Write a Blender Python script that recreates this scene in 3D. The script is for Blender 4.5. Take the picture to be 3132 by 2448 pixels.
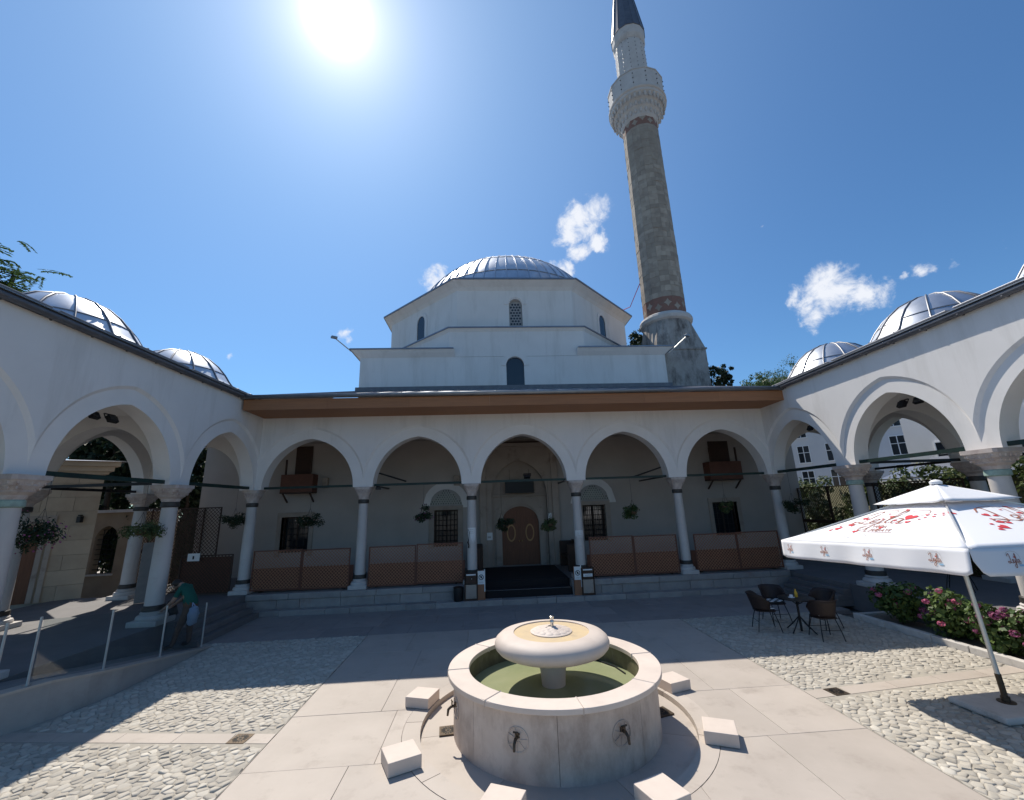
import bpy, math, random
import numpy as np
from mathutils import Vector, Matrix
random.seed(7); RNG = np.random.default_rng(7)
S = bpy.context.scene
for o in list(bpy.data.objects): bpy.data.objects.remove(o, do_unlink=True)
COL = S.collection
PI = math.pi
# ------------------------------------------------------------------ camera
PW, PH, FPX = 3132.0, 2448.0, 1280.6754
CAM = Vector((-0.4929, -6.0314, 3.0)); PIT, ROL, YAW = 0.2480, -0.0346, 0.0663
_d = Vector((math.sin(YAW)*math.cos(PIT), math.cos(YAW)*math.cos(PIT), math.sin(PIT)))
_r = Vector((math.cos(YAW), -math.sin(YAW), 0)); _u = _r.cross(_d)
CR = _r*math.cos(ROL)+_u*math.sin(ROL); CU = _u*math.cos(ROL)-_r*math.sin(ROL)
cd = bpy.data.cameras.new('camera'); co = bpy.data.objects.new('camera', cd); COL.objects.link(co)
co.matrix_world = Matrix(((CR.x,CU.x,-_d.x,CAM.x),(CR.y,CU.y,-_d.y,CAM.y),(CR.z,CU.z,-_d.z,CAM.z),(0,0,0,1)))
cd.sensor_fit = 'HORIZONTAL'; cd.sensor_width = 36; cd.lens = 36*FPX/PW; cd.clip_end = 9000; cd.clip_start = .05
S.camera = co
S.render.resolution_x, S.render.resolution_y = 1024, 800
def ray(px, py): return _d + CR*((px-PW/2)/FPX) + CU*((PH/2-py)/FPX)
def at(px, py, ax, v):            # photo pixel -> point on the plane axis=v
    d = ray(px, py); return CAM + d*((v-CAM[ax])/d[ax])
def vis(p):
    v = Vector(p)-CAM; z = v.dot(_d)
    return None if z < .1 else (PW/2+FPX*v.dot(CR)/z, PH/2-FPX*v.dot(CU)/z, z)
# ------------------------------------------------------------------ light
SUN_EL, SUN_AZ = math.radians(53.9), math.radians(-23.6)     # azimuth from +Y towards +X
SD = Vector((math.sin(SUN_AZ)*math.cos(SUN_EL), math.cos(SUN_AZ)*math.cos(SUN_EL), math.sin(SUN_EL)))
sl = bpy.data.lights.new('sun', 'SUN'); sl.energy = 5.0; sl.angle = math.radians(.5); sl.color = (1, .935, .835)
so = bpy.data.objects.new('sun', sl); COL.objects.link(so); so.rotation_euler = SD.to_track_quat('Z', 'Y').to_euler()
so.location = (0, 0, 60)
S.view_settings.view_transform = 'Standard'; S.view_settings.look = 'None'; S.view_settings.gamma = 1; S.view_settings.exposure = 0.1
S.view_settings.use_curve_mapping = False
SKY_STR = .088
wd = bpy.data.worlds.new('World'); S.world = wd; wd.use_nodes = True
nt = wd.node_tree; nt.nodes.clear()
def wn(t, **k):
    n = nt.nodes.new(t)
    for a, b in k.items(): setattr(n, a, b)
    return n
sky = wn('ShaderNodeTexSky', sky_type='NISHITA', sun_disc=False, sun_elevation=SUN_EL, sun_rotation=SUN_AZ)
sky.altitude = 500; sky.air_density = 1.15; sky.dust_density = .35; sky.ozone_density = 3.2
tc = wn('ShaderNodeTexCoord')
def vmath(op, a, b=None):
    n = wn('ShaderNodeVectorMath', operation=op); nt.links.new(a, n.inputs[0])
    if b is not None:
        if isinstance(b, (tuple, Vector)): n.inputs[1].default_value = b
        else: nt.links.new(b, n.inputs[1])
    return n
def smath(op, a, b=None, c=None, clamp=False):
    n = wn('ShaderNodeMath', operation=op, use_clamp=clamp)
    for i, v in enumerate((a, b, c)):
        if v is None: continue
        if isinstance(v, (int, float)): n.inputs[i].default_value = v
        else: nt.links.new(v, n.inputs[i])
    return n.outputs[0]
dirv = vmath('NORMALIZE', tc.outputs['Generated']).outputs[0]
# solar aureole (forward scattering by dust round the sun)
cs = vmath('DOT_PRODUCT', dirv, SD).outputs['Value']
csp = smath('MAXIMUM', cs, 0.0)
def gterm(p, k): return smath('MULTIPLY', smath('POWER', csp, p), k)
def gvec(v, col):
    n = wn('ShaderNodeVectorMath', operation='SCALE'); n.inputs[0].default_value = col; nt.links.new(v, n.inputs['Scale']); return n.outputs[0]
g_near = gvec(smath('ADD', smath('ADD', gterm(2600., 60.), gterm(300., 4.5)), gterm(60., 1.7)), (1.25, 1.02, .92))
g_wide = gvec(gterm(5., 1.9), (.84, 1.06, 1.18))
gcol = vmath('ADD', g_near, g_wide)
tint = vmath('MULTIPLY', sky.outputs[0], (.70,1.05,1.30))
addc = wn('ShaderNodeVectorMath', operation='ADD'); nt.links.new(tint.outputs[0], addc.inputs[0]); nt.links.new(gcol.outputs[0], addc.inputs[1])
# small fair-weather clouds, each a direction and an angular radius
CL = [(1250,470,52,1),(1222,490,40,1),(1275,512,30,1),(1234,542,28,1),(1198,576,26,.9),(935,602,36,1),(730,712,19,.9),(1765,622,66,1),(1725,640,44,1),(1850,624,46,1),(1740,668,40,.9),
      (1960,578,30,.7),(2015,562,32,.6),(1690,625,26,.7),(2135,504,34,.55),(1916,592,16,.6),(488,760,12,.7),(1610,480,10,.4)]
wz = wn('ShaderNodeTexNoise'); wz.inputs['Scale'].default_value = 13; wz.inputs['Detail'].default_value = 6; wz.inputs['Roughness'].default_value = .6; nt.links.new(dirv, wz.inputs['Vector'])
wv = vmath('SUBTRACT', wz.outputs['Color'], (.5,.5,.5)); wsc = wn('ShaderNodeVectorMath', operation='SCALE'); wsc.inputs['Scale'].default_value = .085; nt.links.new(wv.outputs[0], wsc.inputs[0])
dwarp = vmath('ADD', dirv, wsc.outputs[0]).outputs[0]
wsum = None
for (u, v, r, w) in CL:
    c = ray(u*PW/2184, v*PW/2184); k = c.length; c = c.normalized(); rad = (r*PW/2184)/FPX/k/k*1.3
    d = vmath('DISTANCE', dwarp, c).outputs['Value']
    m = smath('MULTIPLY', smath('SUBTRACT', 1.0, smath('DIVIDE', d, rad), clamp=True), 1.5*w)
    wsum = m if wsum is None else smath('MAXIMUM', wsum, m)
nz = wn('ShaderNodeTexNoise'); nz.inputs['Scale'].default_value = 21; nz.inputs['Detail'].default_value = 13; nz.inputs['Roughness'].default_value = .66; nz.inputs['Distortion'].default_value = .35
nt.links.new(dirv, nz.inputs['Vector'])
den = smath('ADD', wsum, smath('MULTIPLY', smath('SUBTRACT', nz.outputs[0], .53), 3.3))
den = smath('MULTIPLY', den, smath('MULTIPLY', wsum, 3.0, clamp=True))
mr = wn('ShaderNodeMapRange', interpolation_type='SMOOTHSTEP'); nt.links.new(den, mr.inputs[0]); mr.inputs[1].default_value = .02; mr.inputs[2].default_value = 1.2
mr.inputs[4].default_value = .96
mixc = wn('ShaderNodeMix', data_type='RGBA'); nt.links.new(mr.outputs[0], mixc.inputs[0]); nt.links.new(addc.outputs[0], mixc.inputs[6])
mixc.inputs[7].default_value = (9.6, 9.9, 10.6, 1)
bg = wn('ShaderNodeBackground'); bg.inputs['Strength'].default_value = SKY_STR
wo = wn('ShaderNodeOutputWorld'); nt.links.new(mixc.outputs[2], bg.inputs[0]); nt.links.new(bg.outputs[0], wo.inputs[0])
# ------------------------------------------------------------------ materials
MATS = {}
def material(name, col, rough=.8, metal=0., col2=None, nscale=4., ndet=5., bump=0., bscale=None, rnd=0., attr=None, attr_col=None, spec=.4, dirt=None, dscale=1.3, dthr=(.55,.75), stretch=None, dstretch=None, transl=None, coat=0.):
    m = bpy.data.materials.new(name); m.use_nodes = True; t = m.node_tree; n = t.nodes; L = t.links
    b = n['Principled BSDF']; b.inputs['Roughness'].default_value = rough; b.inputs['Metallic'].default_value = metal
    b.inputs['Specular IOR Level'].default_value = spec; b.inputs['Coat Weight'].default_value = coat
    def rgb(c): x = n.new('ShaderNodeRGB'); x.outputs[0].default_value = (*c, 1); return x.outputs[0]
    def mix(f, a, c, bt='MIX'):
        x = n.new('ShaderNodeMix'); x.data_type = 'RGBA'; x.blend_type = bt
        if isinstance(f, float): x.inputs[0].default_value = f
        else: L.new(f, x.inputs[0])
        L.new(a, x.inputs[6]); L.new(c, x.inputs[7]); return x.outputs[2]
    tcn = n.new('ShaderNodeTexCoord'); vec = tcn.outputs['Object']
    if stretch:
        mp = n.new('ShaderNodeMapping'); mp.inputs['Scale'].default_value = stretch; L.new(vec, mp.inputs[0]); vec2 = mp.outputs[0]
    else: vec2 = vec
    def noise(sc, det=5., v=None, ro=.6):
        x = n.new('ShaderNodeTexNoise'); x.inputs['Scale'].default_value = sc; x.inputs['Detail'].default_value = det; x.inputs['Roughness'].default_value = ro
        L.new(v if v is not None else vec2, x.inputs['Vector']); return x.outputs[0]
    def ramp(f, lo, hi):
        x = n.new('ShaderNodeMapRange'); L.new(f, x.inputs[0]); x.inputs[1].default_value = lo; x.inputs[2].default_value = hi; return x.outputs[0]
    c = rgb(col)
    if col2: c = mix(ramp(noise(nscale, ndet), .32, .68), c, rgb(col2))
    if attr:
        a = n.new('ShaderNodeAttribute'); a.attribute_name = attr; c = mix(a.outputs['Fac'], c, rgb(attr_col))
    if rnd:
        oi = n.new('ShaderNodeObjectInfo'); x = n.new('ShaderNodeMapRange'); L.new(oi.outputs['Random'], x.inputs[0]); x.inputs[3].default_value = 1-rnd; x.inputs[4].default_value = 1+rnd*.6
        hs = n.new('ShaderNodeHueSaturation'); L.new(x.outputs[0], hs.inputs['Value']); L.new(c, hs.inputs['Color']); c = hs.outputs[0]
    if dirt:
        vd = vec
        if dstretch: mp2 = n.new('ShaderNodeMapping'); mp2.inputs['Scale'].default_value = dstretch; L.new(vec, mp2.inputs[0]); vd = mp2.outputs[0]
        c = mix(ramp(noise(dscale, 8., vd, .68), dthr[0], dthr[1]), c, rgb(dirt))
    L.new(c, b.inputs['Base Color'])
    if bump:
        bp = n.new('ShaderNodeBump'); bp.inputs['Strength'].default_value = min(1., bump*8); bp.inputs['Distance'].default_value = bump
        L.new(noise(bscale or nscale*4, 6.), bp.inputs['Height']); L.new(bp.outputs[0], b.inputs['Normal'])
    if transl:
        tr = n.new('ShaderNodeBsdfTranslucent'); ms = n.new('ShaderNodeMixShader'); ms.inputs[0].default_value = transl
        L.new(c, tr.inputs[0]); L.new(b.outputs[0], ms.inputs[1]); L.new(tr.outputs[0], ms.inputs[2]); L.new(ms.outputs[0], n['Material Output'].inputs[0])
    MATS[name] = m; return m
M = material
M('stucco', (.77,.745,.72), .9, col2=(.715,.69,.665), nscale=.8, bump=.006, bscale=20, dirt=(.55,.525,.49), dscale=1.7, dthr=(.50,.86), dstretch=(1,1,.13))
M('stucco_arch', (.78,.755,.725), .9, col2=(.72,.695,.665), nscale=1.3, bump=.004, bscale=26, dirt=(.56,.54,.51), dscale=2.0, dthr=(.58,.92), dstretch=(1,1,.2))
M('shaded_porch_plaster', (.47,.42,.38), .92, col2=(.41,.365,.33), nscale=.9, bump=.003, bscale=22)  # darker than the stucco: shade of the porch interior put into the colour
M('lime', (.70,.60,.52), .62, col2=(.62,.525,.455), nscale=2.4, bump=.002, bscale=60, rnd=.07, dirt=(.5,.43,.37), dscale=2.2, dthr=(.60,.82))
M('lime_floor', (.49,.43,.375), .66, col2=(.43,.375,.325), nscale=1.1, bump=.003, bscale=60, rnd=.08, dirt=(.31,.26,.22), dscale=2.3, dthr=(.54,.84))
M('shaded_front_floor', (.33,.305,.29), .7, col2=(.28,.26,.25), nscale=1.7, bump=.002, bscale=70, rnd=.1, dirt=(.21,.19,.18), dscale=1.6)  # darker version of the strip paving, with the shade before the porch painted in
M('shaded_grey_floor', (.19,.18,.18), .7, col2=(.155,.15,.15), nscale=1.7, bump=.002, bscale=70, rnd=.09, dirt=(.13,.12,.12), dscale=2.1)  # dark tone carries the shade under porch and galleries
M('lime_wall', (.66,.56,.48), .7, col2=(.53,.425,.35), nscale=1.6, bump=.004, bscale=40, dirt=(.27,.195,.155), dscale=2.4, dthr=(.46,.80), dstretch=(1,1,.55))
M('algae', (.20,.19,.11), .7, col2=(.11,.10,.06), nscale=4, bump=.004, dirt=(.30,.25,.2), dscale=4, dstretch=(1,1,.2))
M('ochre', (.62,.47,.27), .7, col2=(.56,.43,.27), nscale=6, bump=.002, bscale=60, dirt=(.40,.31,.2), dscale=3)
M('cobble', (.46,.42,.355), .85, col2=(.37,.335,.285), nscale=9, bump=.004, bscale=45, rnd=.2, attr='v', attr_col=(.55,.51,.44))
M('mortar', (.42,.385,.33), .95, col2=(.34,.31,.265), nscale=11, bump=.006, bscale=60)
M('earth', (.2,.18,.15), .95, col2=(.15,.14,.12), nscale=.6)
M('kerbstone', (.63,.60,.56), .75, col2=(.53,.5,.47), nscale=5, bump=.004, bscale=40, rnd=.1, dirt=(.33,.31,.28), dscale=3)
M('ramp_stone', (.40,.375,.35), .85, col2=(.34,.315,.295), nscale=2, bump=.004, bscale=30, dirt=(.26,.24,.22), dscale=1.5, dthr=(.5,.85))
M('podium', (.36,.34,.32), .8, col2=(.28,.26,.25), nscale=3, bump=.006, bscale=26, rnd=.13, dirt=(.27,.19,.165), dscale=1.6, dthr=(.6,.78))
M('marble', (.58,.545,.52), .5, col2=(.48,.45,.43), nscale=2.3, bump=.002, bscale=20, dirt=(.47,.42,.4), dscale=2.2, stretch=(1,1,.35))
M('capital', (.56,.50,.455), .85, col2=(.45,.37,.335), nscale=7, bump=.015, bscale=24, dirt=(.34,.27,.24), dscale=6, dthr=(.5,.7))
M('black_ring', (.035,.032,.03), .5, col2=(.06,.055,.05), nscale=8)
M('verdigris', (.34,.47,.41), .6, col2=(.2,.25,.22), nscale=7, bump=.003)
M('lead', (.66,.68,.72), .38, metal=.85, col2=(.52,.535,.57), nscale=2.6, bump=.006, bscale=7, rnd=.06)
M('lead_seam', (.28,.285,.31), .5, metal=.6, col2=(.22,.225,.24), nscale=4)
M('lead_dark', (.13,.13,.145), .5, metal=.6, col2=(.18,.18,.19), nscale=4)
M('zinc', (.24,.26,.285), .45, metal=.7, col2=(.3,.32,.34), nscale=3)
M('lead_roof', (.30,.315,.36), .42, metal=.75, col2=(.24,.25,.29), nscale=1.5, bump=.004, bscale=6, rnd=.08)
M('wood_eave', (.37,.165,.072), .6, col2=(.29,.13,.058), nscale=3, stretch=(.35,6,6), bump=.002, rnd=.08)
M('wood_red', (.17,.065,.04), .55, col2=(.13,.05,.03), nscale=5, rnd=.08)
M('wood_dark', (.065,.032,.02), .6, col2=(.045,.024,.016), nscale=6)
M('lath', (.47,.22,.12), .6, col2=(.39,.18,.10), nscale=8)
M('wood_door', (.21,.085,.042), .55, col2=(.15,.058,.03), nscale=4, stretch=(8,8,.5))
M('wood_post', (.33,.15,.075), .6, col2=(.25,.11,.06), nscale=4, stretch=(8,8,.6))
M('wood_light', (.45,.25,.10), .5)
M('portal', (.44,.365,.305), .85, col2=(.36,.295,.245), nscale=1.6, bump=.004, bscale=16, rnd=.1, dirt=(.16,.12,.1), dscale=1.3)
M('green_paint', (.012,.04,.033), .5, col2=(.01,.02,.018), nscale=5)
M('black', (.012,.012,.013), .5); M('black_metal', (.02,.02,.022), .4, metal=.3)
M('mat_black', (.016,.014,.015), .95, bump=.004, bscale=120)
M('dark_glass', (.02,.025,.032), .08, spec=.7)
M('gypsum', (.36,.35,.34), .85, col2=(.31,.30,.29), nscale=6)
M('white', (.82,.82,.83), .6); M('paper', (.78,.78,.77), .8); M('print_black', (.02,.02,.02), .7)
M('canvas', (.86,.86,.885), .85, bump=.002, bscale=5, transl=.10)
M('print_red', (.62,.045,.06), .8); M('print_brown', (.34,.13,.085), .8); M('print_blue', (.33,.55,.74), .8); M('print_grey', (.5,.47,.45), .8)
M('steel', (.62,.62,.60), .28, metal=1.); M('alu', (.72,.72,.70), .45, metal=.7); M('bronze', (.075,.055,.042), .45, metal=.6, col2=(.12,.09,.06), nscale=20)
M('concrete', (.26,.25,.24), .9, col2=(.21,.205,.20), nscale=5, bump=.004, bscale=30, rnd=.05, dirt=(.28,.27,.26), dscale=2)
M('brass', (.55,.38,.14), .35, metal=.9)
M('minaret', (.43,.37,.30), .9, col2=(.34,.285,.23), nscale=2.4, bump=.012, bscale=14, rnd=.24, dirt=(.25,.205,.17), dscale=1.1, dthr=(.52,.75))
M('minaret_light', (.58,.555,.535), .9, col2=(.5,.475,.45), nscale=2.4, bump=.006, bscale=14, dirt=(.37,.34,.32), dscale=1.3)
M('minaret_base', (.44,.41,.38), .92, col2=(.31,.285,.26), nscale=1.6, bump=.01, bscale=12, dirt=(.13,.115,.105), dscale=2.2, dthr=(.46,.66), dstretch=(1,1,.4))
M('brick_red', (.27,.14,.11), .9, col2=(.22,.13,.10), nscale=5, bump=.005, dirt=(.25,.2,.165), dscale=5)
M('stone_warm', (.50,.405,.30), .85, col2=(.42,.33,.245), nscale=2, bump=.005, bscale=18, rnd=.12)
M('building', (.68,.68,.70), .9, col2=(.62,.62,.64), nscale=.6)
M('ochre_wall', (.42,.40,.27), .9, col2=(.36,.34,.22), nscale=1)
M('roof_tile', (.24,.13,.1), .85, col2=(.19,.11,.085), nscale=3)
M('leaf', (.035,.075,.022), .55, attr='v', attr_col=(.085,.14,.038), transl=.3)
M('leaf_dark', (.016,.032,.014), .6, attr='v', attr_col=(.035,.058,.024), transl=.15)
M('leaf_vine', (.05,.09,.028), .55, attr='v', attr_col=(.12,.14,.05), transl=.25)
M('leaf_hyd', (.035,.08,.02), .5, attr='v', attr_col=(.14,.20,.055), transl=.25)
M('flower', (.55,.10,.16), .7, attr='v', attr_col=(.48,.16,.33), transl=.2)
M('flower_dark', (.26,.05,.11), .7, attr='v', attr_col=(.34,.11,.25), transl=.2)
M('flower_pale', (.5,.42,.36), .7, attr='v', attr_col=(.38,.16,.1), transl=.2)
M('bark', (.10,.075,.055), .9, col2=(.07,.055,.04), nscale=12, bump=.02)
M('hazy_hillside', (.07,.10,.12), 1., col2=(.05,.08,.10), nscale=.01)  # blue distance haze mixed into the forest colour
M('terracotta', (.12,.06,.04), .85); M('coir', (.10,.06,.035), .95)
M('wicker', (.03,.018,.016), .55, col2=(.02,.012,.011), nscale=40, bump=.006, bscale=90)
M('cushion_white', (.7,.7,.68), .85); M('skin', (.36,.22,.16), .55); M('hair', (.03,.022,.018), .6)
M('shirt_green', (.012,.10,.075), .85, bump=.01, bscale=9); M('trousers', (.13,.075,.05), .85, bump=.01, bscale=9); M('shoe', (.03,.018,.014), .6)
M('bag_black', (.012,.012,.014), .6, bump=.02, bscale=7); M('bag_blue', (.45,.55,.72), .4, transl=.35, bump=.02, bscale=14)
M('juice', (.7,.42,.04), .3)
def glass_mat():
    m = bpy.data.materials.new('pane_glass'); m.use_nodes = True; n = m.node_tree.nodes; L = m.node_tree.links
    g = n.new('ShaderNodeBsdfGlossy'); g.inputs['Roughness'].default_value = .02; tr = n.new('ShaderNodeBsdfTransparent'); tr.inputs[0].default_value = (.88,.91,.91,1)
    lw = n.new('ShaderNodeLayerWeight'); lw.inputs[0].default_value = .5; pw_ = n.new('ShaderNodeMath'); pw_.operation = 'POWER'; pw_.inputs[1].default_value = 4.; ma = n.new('ShaderNodeMath'); ma.operation = 'MULTIPLY_ADD'; ma.inputs[1].default_value = .8; ma.inputs[2].default_value = .05
    mx = n.new('ShaderNodeMixShader'); L.new(lw.outputs['Facing'], pw_.inputs[0]); L.new(pw_.outputs[0], ma.inputs[0])
    L.new(ma.outputs[0], mx.inputs[0]); L.new(tr.outputs[0], mx.inputs[1]); L.new(g.outputs[0], mx.inputs[2]); L.new(mx.outputs[0], n['Material Output'].inputs[0]); MATS['pane_glass'] = m
glass_mat()
def water_mat():
    m = M('water', (.27,.30,.165), .09, col2=(.33,.345,.205), nscale=1.5, bump=.0012, bscale=9, spec=.5)
water_mat()
# ------------------------------------------------------------------ mesh helpers
class MB:
    def __init__(s): s.v = []; s.f = []
    def add(s, vs, fs):
        b = len(s.v); s.v += [tuple(p) for p in vs]; s.f += [tuple(i+b for i in f) for f in fs]; return s
    def box(s, c, d, rz=0., m=None):
        x, y, z = d[0]/2, d[1]/2, d[2]/2; cr, sr = math.cos(rz), math.sin(rz)
        P = [(sx*x, sy*y, sz*z) for sz in (-1,1) for sx, sy in ((-1,-1),(1,-1),(1,1),(-1,1))]
        if m is not None: P = [tuple(m @ Vector(p)) for p in P]
        else: P = [(c[0]+p[0]*cr-p[1]*sr, c[1]+p[0]*sr+p[1]*cr, c[2]+p[2]) for p in P]
        return s.add(P, [(3,2,1,0),(4,5,6,7),(0,1,5,4),(1,2,6,5),(2,3,7,6),(3,0,4,7)])
    def b2(s, lo, hi): return s.box([(a+b)/2 for a, b in zip(lo, hi)], [b-a for a, b in zip(lo, hi)])
    def lathe(s, prof, n=24, c=(0,0,0), a0=0., cap=True, sq=None):
        vs = []
        for k, (r, z) in enumerate(prof):
            for i in range(n):
                a = a0+2*PI*i/n; x, y = math.cos(a), math.sin(a)
                if sq: e = sq[k]; q = (abs(x)**e+abs(y)**e)**(1/e); x, y = x/q, y/q
                vs.append((c[0]+r*x, c[1]+r*y, c[2]+z))
        fs = [(k*n+i, k*n+(i+1)%n, (k+1)*n+(i+1)%n, (k+1)*n+i) for k in range(len(prof)-1) for i in range(n)]
        if cap: fs += [tuple(range(n))[::-1], tuple((len(prof)-1)*n+i for i in range(n))]
        return s.add(vs, fs)
    def tube(s, pts, r, n=8, closed=False):
        pts = [Vector(p) for p in pts]; N = len(pts); rr = r if isinstance(r, (list, tuple)) else [r]*N; vs = []; up = None
        for i, p in enumerate(pts):
            t = (pts[(i+1)%N]-pts[i-1]) if closed else (pts[min(i+1,N-1)]-pts[max(i-1,0)])
            t.normalize()
            if up is None: up = Vector((0,0,1)) if abs(t.z) < .9 else Vector((1,0,0))
            a = t.cross(up); a = a if a.length > 1e-5 else t.orthogonal(); a.normalize(); up = a.cross(t); up.normalize()
            for k in range(n):
                w = 2*PI*k/n; vs.append(p+a*(rr[i]*math.cos(w))+up*(rr[i]*math.sin(w)))
        R = N if closed else N-1
        fs = [(i*n+k, i*n+(k+1)%n, ((i+1)%N)*n+(k+1)%n, ((i+1)%N)*n+k) for i in range(R) for k in range(n)]
        if not closed: fs += [tuple(range(n))[::-1], tuple((N-1)*n+k for k in range(n))]
        return s.add(vs, fs)
    def bar(s, a, b, w, h):
        a, b = Vector(a), Vector(b); t = (b-a); L = t.length; t.normalize(); u = t.cross(Vector((0,0,1)))
        u = u if u.length > 1e-4 else Vector((1,0,0)); u.normalize(); v = u.cross(t); mm = Matrix(((t.x,u.x,v.x,(a.x+b.x)/2),(t.y,u.y,v.y,(a.y+b.y)/2),(t.z,u.z,v.z,(a.z+b.z)/2),(0,0,0,1)))
        return s.box((0,0,0), (L,w,h), m=mm)
    def prism(s, poly, z0, z1):
        n = len(poly); vs = [(x,y,z0) for x, y in poly]+[(x,y,z1) for x, y in poly]
        return s.add(vs, [tuple(range(n))[::-1], tuple(range(n,2*n))]+[(i,(i+1)%n,n+(i+1)%n,n+i) for i in range(n)])
    def sphere(s, c, r, n=12, m=8, sc=(1,1,1)):
        pr = [(max(1e-4,math.sin(PI*k/m)), -math.cos(PI*k/m)) for k in range(m+1)]
        t = MB().lathe(pr, n); return s.add([(c[0]+x*r*sc[0], c[1]+y*r*sc[1], c[2]+z*r*sc[2]) for x,y,z in t.v], t.f)
    def xf(s, m): s.v = [tuple(m @ Vector(p)) for p in s.v]; return s
def mesh(name, mb, mat, smooth=None, attr=None):
    me = bpy.data.meshes.new(name); me.from_pydata(mb.v, [], mb.f); me.update()
    if mat: me.materials.append(MATS[mat])
    if smooth is not None:
        me.polygons.foreach_set('use_smooth', [True]*len(me.polygons)); me.set_sharp_from_angle(angle=math.radians(smooth))
    if attr is not None:
        a = me.attributes.new('v', 'FLOAT', 'FACE'); a.data.foreach_set('value', attr)
    return me
def link(name, me, parent=None, loc=None, rz=0.):
    o = bpy.data.objects.new(name, me); COL.objects.link(o)
    if parent is not None:
        o.parent = parent
        if loc is None: o.location = -Vector(parent['_o']) if '_o' in parent else (0,0,0)
    if loc is not None: o.location = loc
    o.rotation_euler = (0,0,rz)
    return o
def obj(name, mb, mat, parent=None, smooth=None, bevel=0., loc=None, rz=0., kind=None):
    o = link(name, mesh(name, mb, mat, smooth), parent, loc, rz)
    if bevel:
        b = o.modifiers.new('bevel', 'BEVEL'); b.width = bevel; b.segments = 2; b.limit_method = 'ANGLE'
    if kind: o['kind'] = kind
    return o
def thing(name, label, cat, loc=(0,0,0), group=None, rz=0., local=False):
    o = bpy.data.objects.new(name, None); COL.objects.link(o); o.location = loc; o.rotation_euler = (0,0,rz); o.empty_display_size = .2
    if not local: o['_o'] = tuple(loc)
    return tag(o, label, cat, group)
def tag(o, label, cat, group=None, kind=None):
    o['label'] = label; o['category'] = cat
    if group: o['group'] = group
    if kind: o['kind'] = kind
    return o
def copy_tree(o, parent=None):
    c = o.copy(); COL.objects.link(c); c.parent = parent
    for ch in o.children: copy_tree(ch, c)
    return c
def structure(name, mb, mat, **k):
    o = obj(name, mb, mat, **k); o['kind'] = 'structure'; return o
def empty_structure(name, loc=(0,0,0)):
    o = bpy.data.objects.new(name, None); COL.objects.link(o); o.location = loc; o['kind'] = 'structure'; o['_o'] = tuple(loc); return o
# ------------------------------------------------------------------ key measures
YF, SX = 8.9314, 3.6644; CX = [-8.3503+SX*i for i in range(6)]      # front row of columns
YB, FLOOR, ZS = 12.6, .58, 3.80                                       # porch back wall, gallery floor, arch spring
AL, SLs = .0384, 3.5675; AR, SRs = -.0165, 3.4757
LC = [(CX[0]-math.sin(AL)*SLs*i, YF-math.cos(AL)*SLs*i) for i in range(5)]
RC = [(CX[5]+math.sin(AR)*SRs*i, YF-math.cos(AR)*SRs*i) for i in range(5)]
FC = (.45, 1.0)                                                       # fountain centre
XA, XB = -3.51, 4.464                                                 # edges of the paved strip
# ================================================================== GROUND
structure('ground', MB().add([(-3000,-3000,-.13),(3000,-3000,-.13),(3000,3000,-.13),(-3000,3000,-.13)], [(0,1,2,3)]), 'earth')
def slab(mb, x0, x1, y0, y1, z0=-.12, z1=0., g=.0024): return mb.b2((x0+g,y0+g,z0), (x1-g,y1-g,z1))
pav = empty_structure('pavement')
def boolean_cut(o, cutter):
    m = o.modifiers.new('b', 'BOOLEAN'); m.object = cutter; m.operation = 'DIFFERENCE'; m.solver = 'EXACT'
    bpy.context.view_layer.update(); dg = bpy.context.evaluated_depsgraph_get()
    me = bpy.data.meshes.new_from_object(o.evaluated_get(dg)); o.modifiers.remove(m); o.data = me
cut = obj('cutter', MB().lathe([(2.183,-.5),(2.183,.5)], 96, (FC[0],FC[1],0)), None)
slabs = []
ys = [-4.2,-2.78,-1.33,.12,1.52,2.93,4.35,5.72]
for j in range(len(ys)-1):
    off = (-.22,.18,-.05,.25,0,.2,-.15)[j]; xs = [XA]+[XA+1.3286*k+off for k in range(1,6)]+[XB]
    for i in range(6): slabs.append((xs[i],xs[i+1],ys[j],ys[j+1]))
ys2 = [5.72,6.55,7.4,8.25]
for j in range(3):
    k = 0; x = -7.5+(.0,.5,.2)[j]; xs = [-7.5]
    while xs[-1] < 9.2: xs.append(min(9.2, x := x+1.25+.25*math.sin(j*3+k*1.7))); k += 1
    for a, b in zip(xs[:-1], xs[1:]):
        if b-a > .05: slabs.append((a,b,ys2[j],ys2[j+1]))
for a, b, c, d in slabs:
    dz = RNG.normal(0, .0012)
    o = obj('paving_slab', slab(MB(), a, b, c, d, z1=dz), 'lime_floor' if c < 5.7 else 'shaded_front_floor', pav)
    qx, qy = max(a, min(b, FC[0])), max(c, min(d, FC[1]))
    if math.hypot(qx-FC[0], qy-FC[1]) < 2.183:
        if max(math.hypot(x-FC[0], y-FC[1]) for x in (a,b) for y in (c,d)) < 2.183: bpy.data.objects.remove(o); continue
        boolean_cut(o, cut)
    o.modifiers.new('bevel', 'BEVEL').width = .003
bpy.data.objects.remove(cut)
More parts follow.
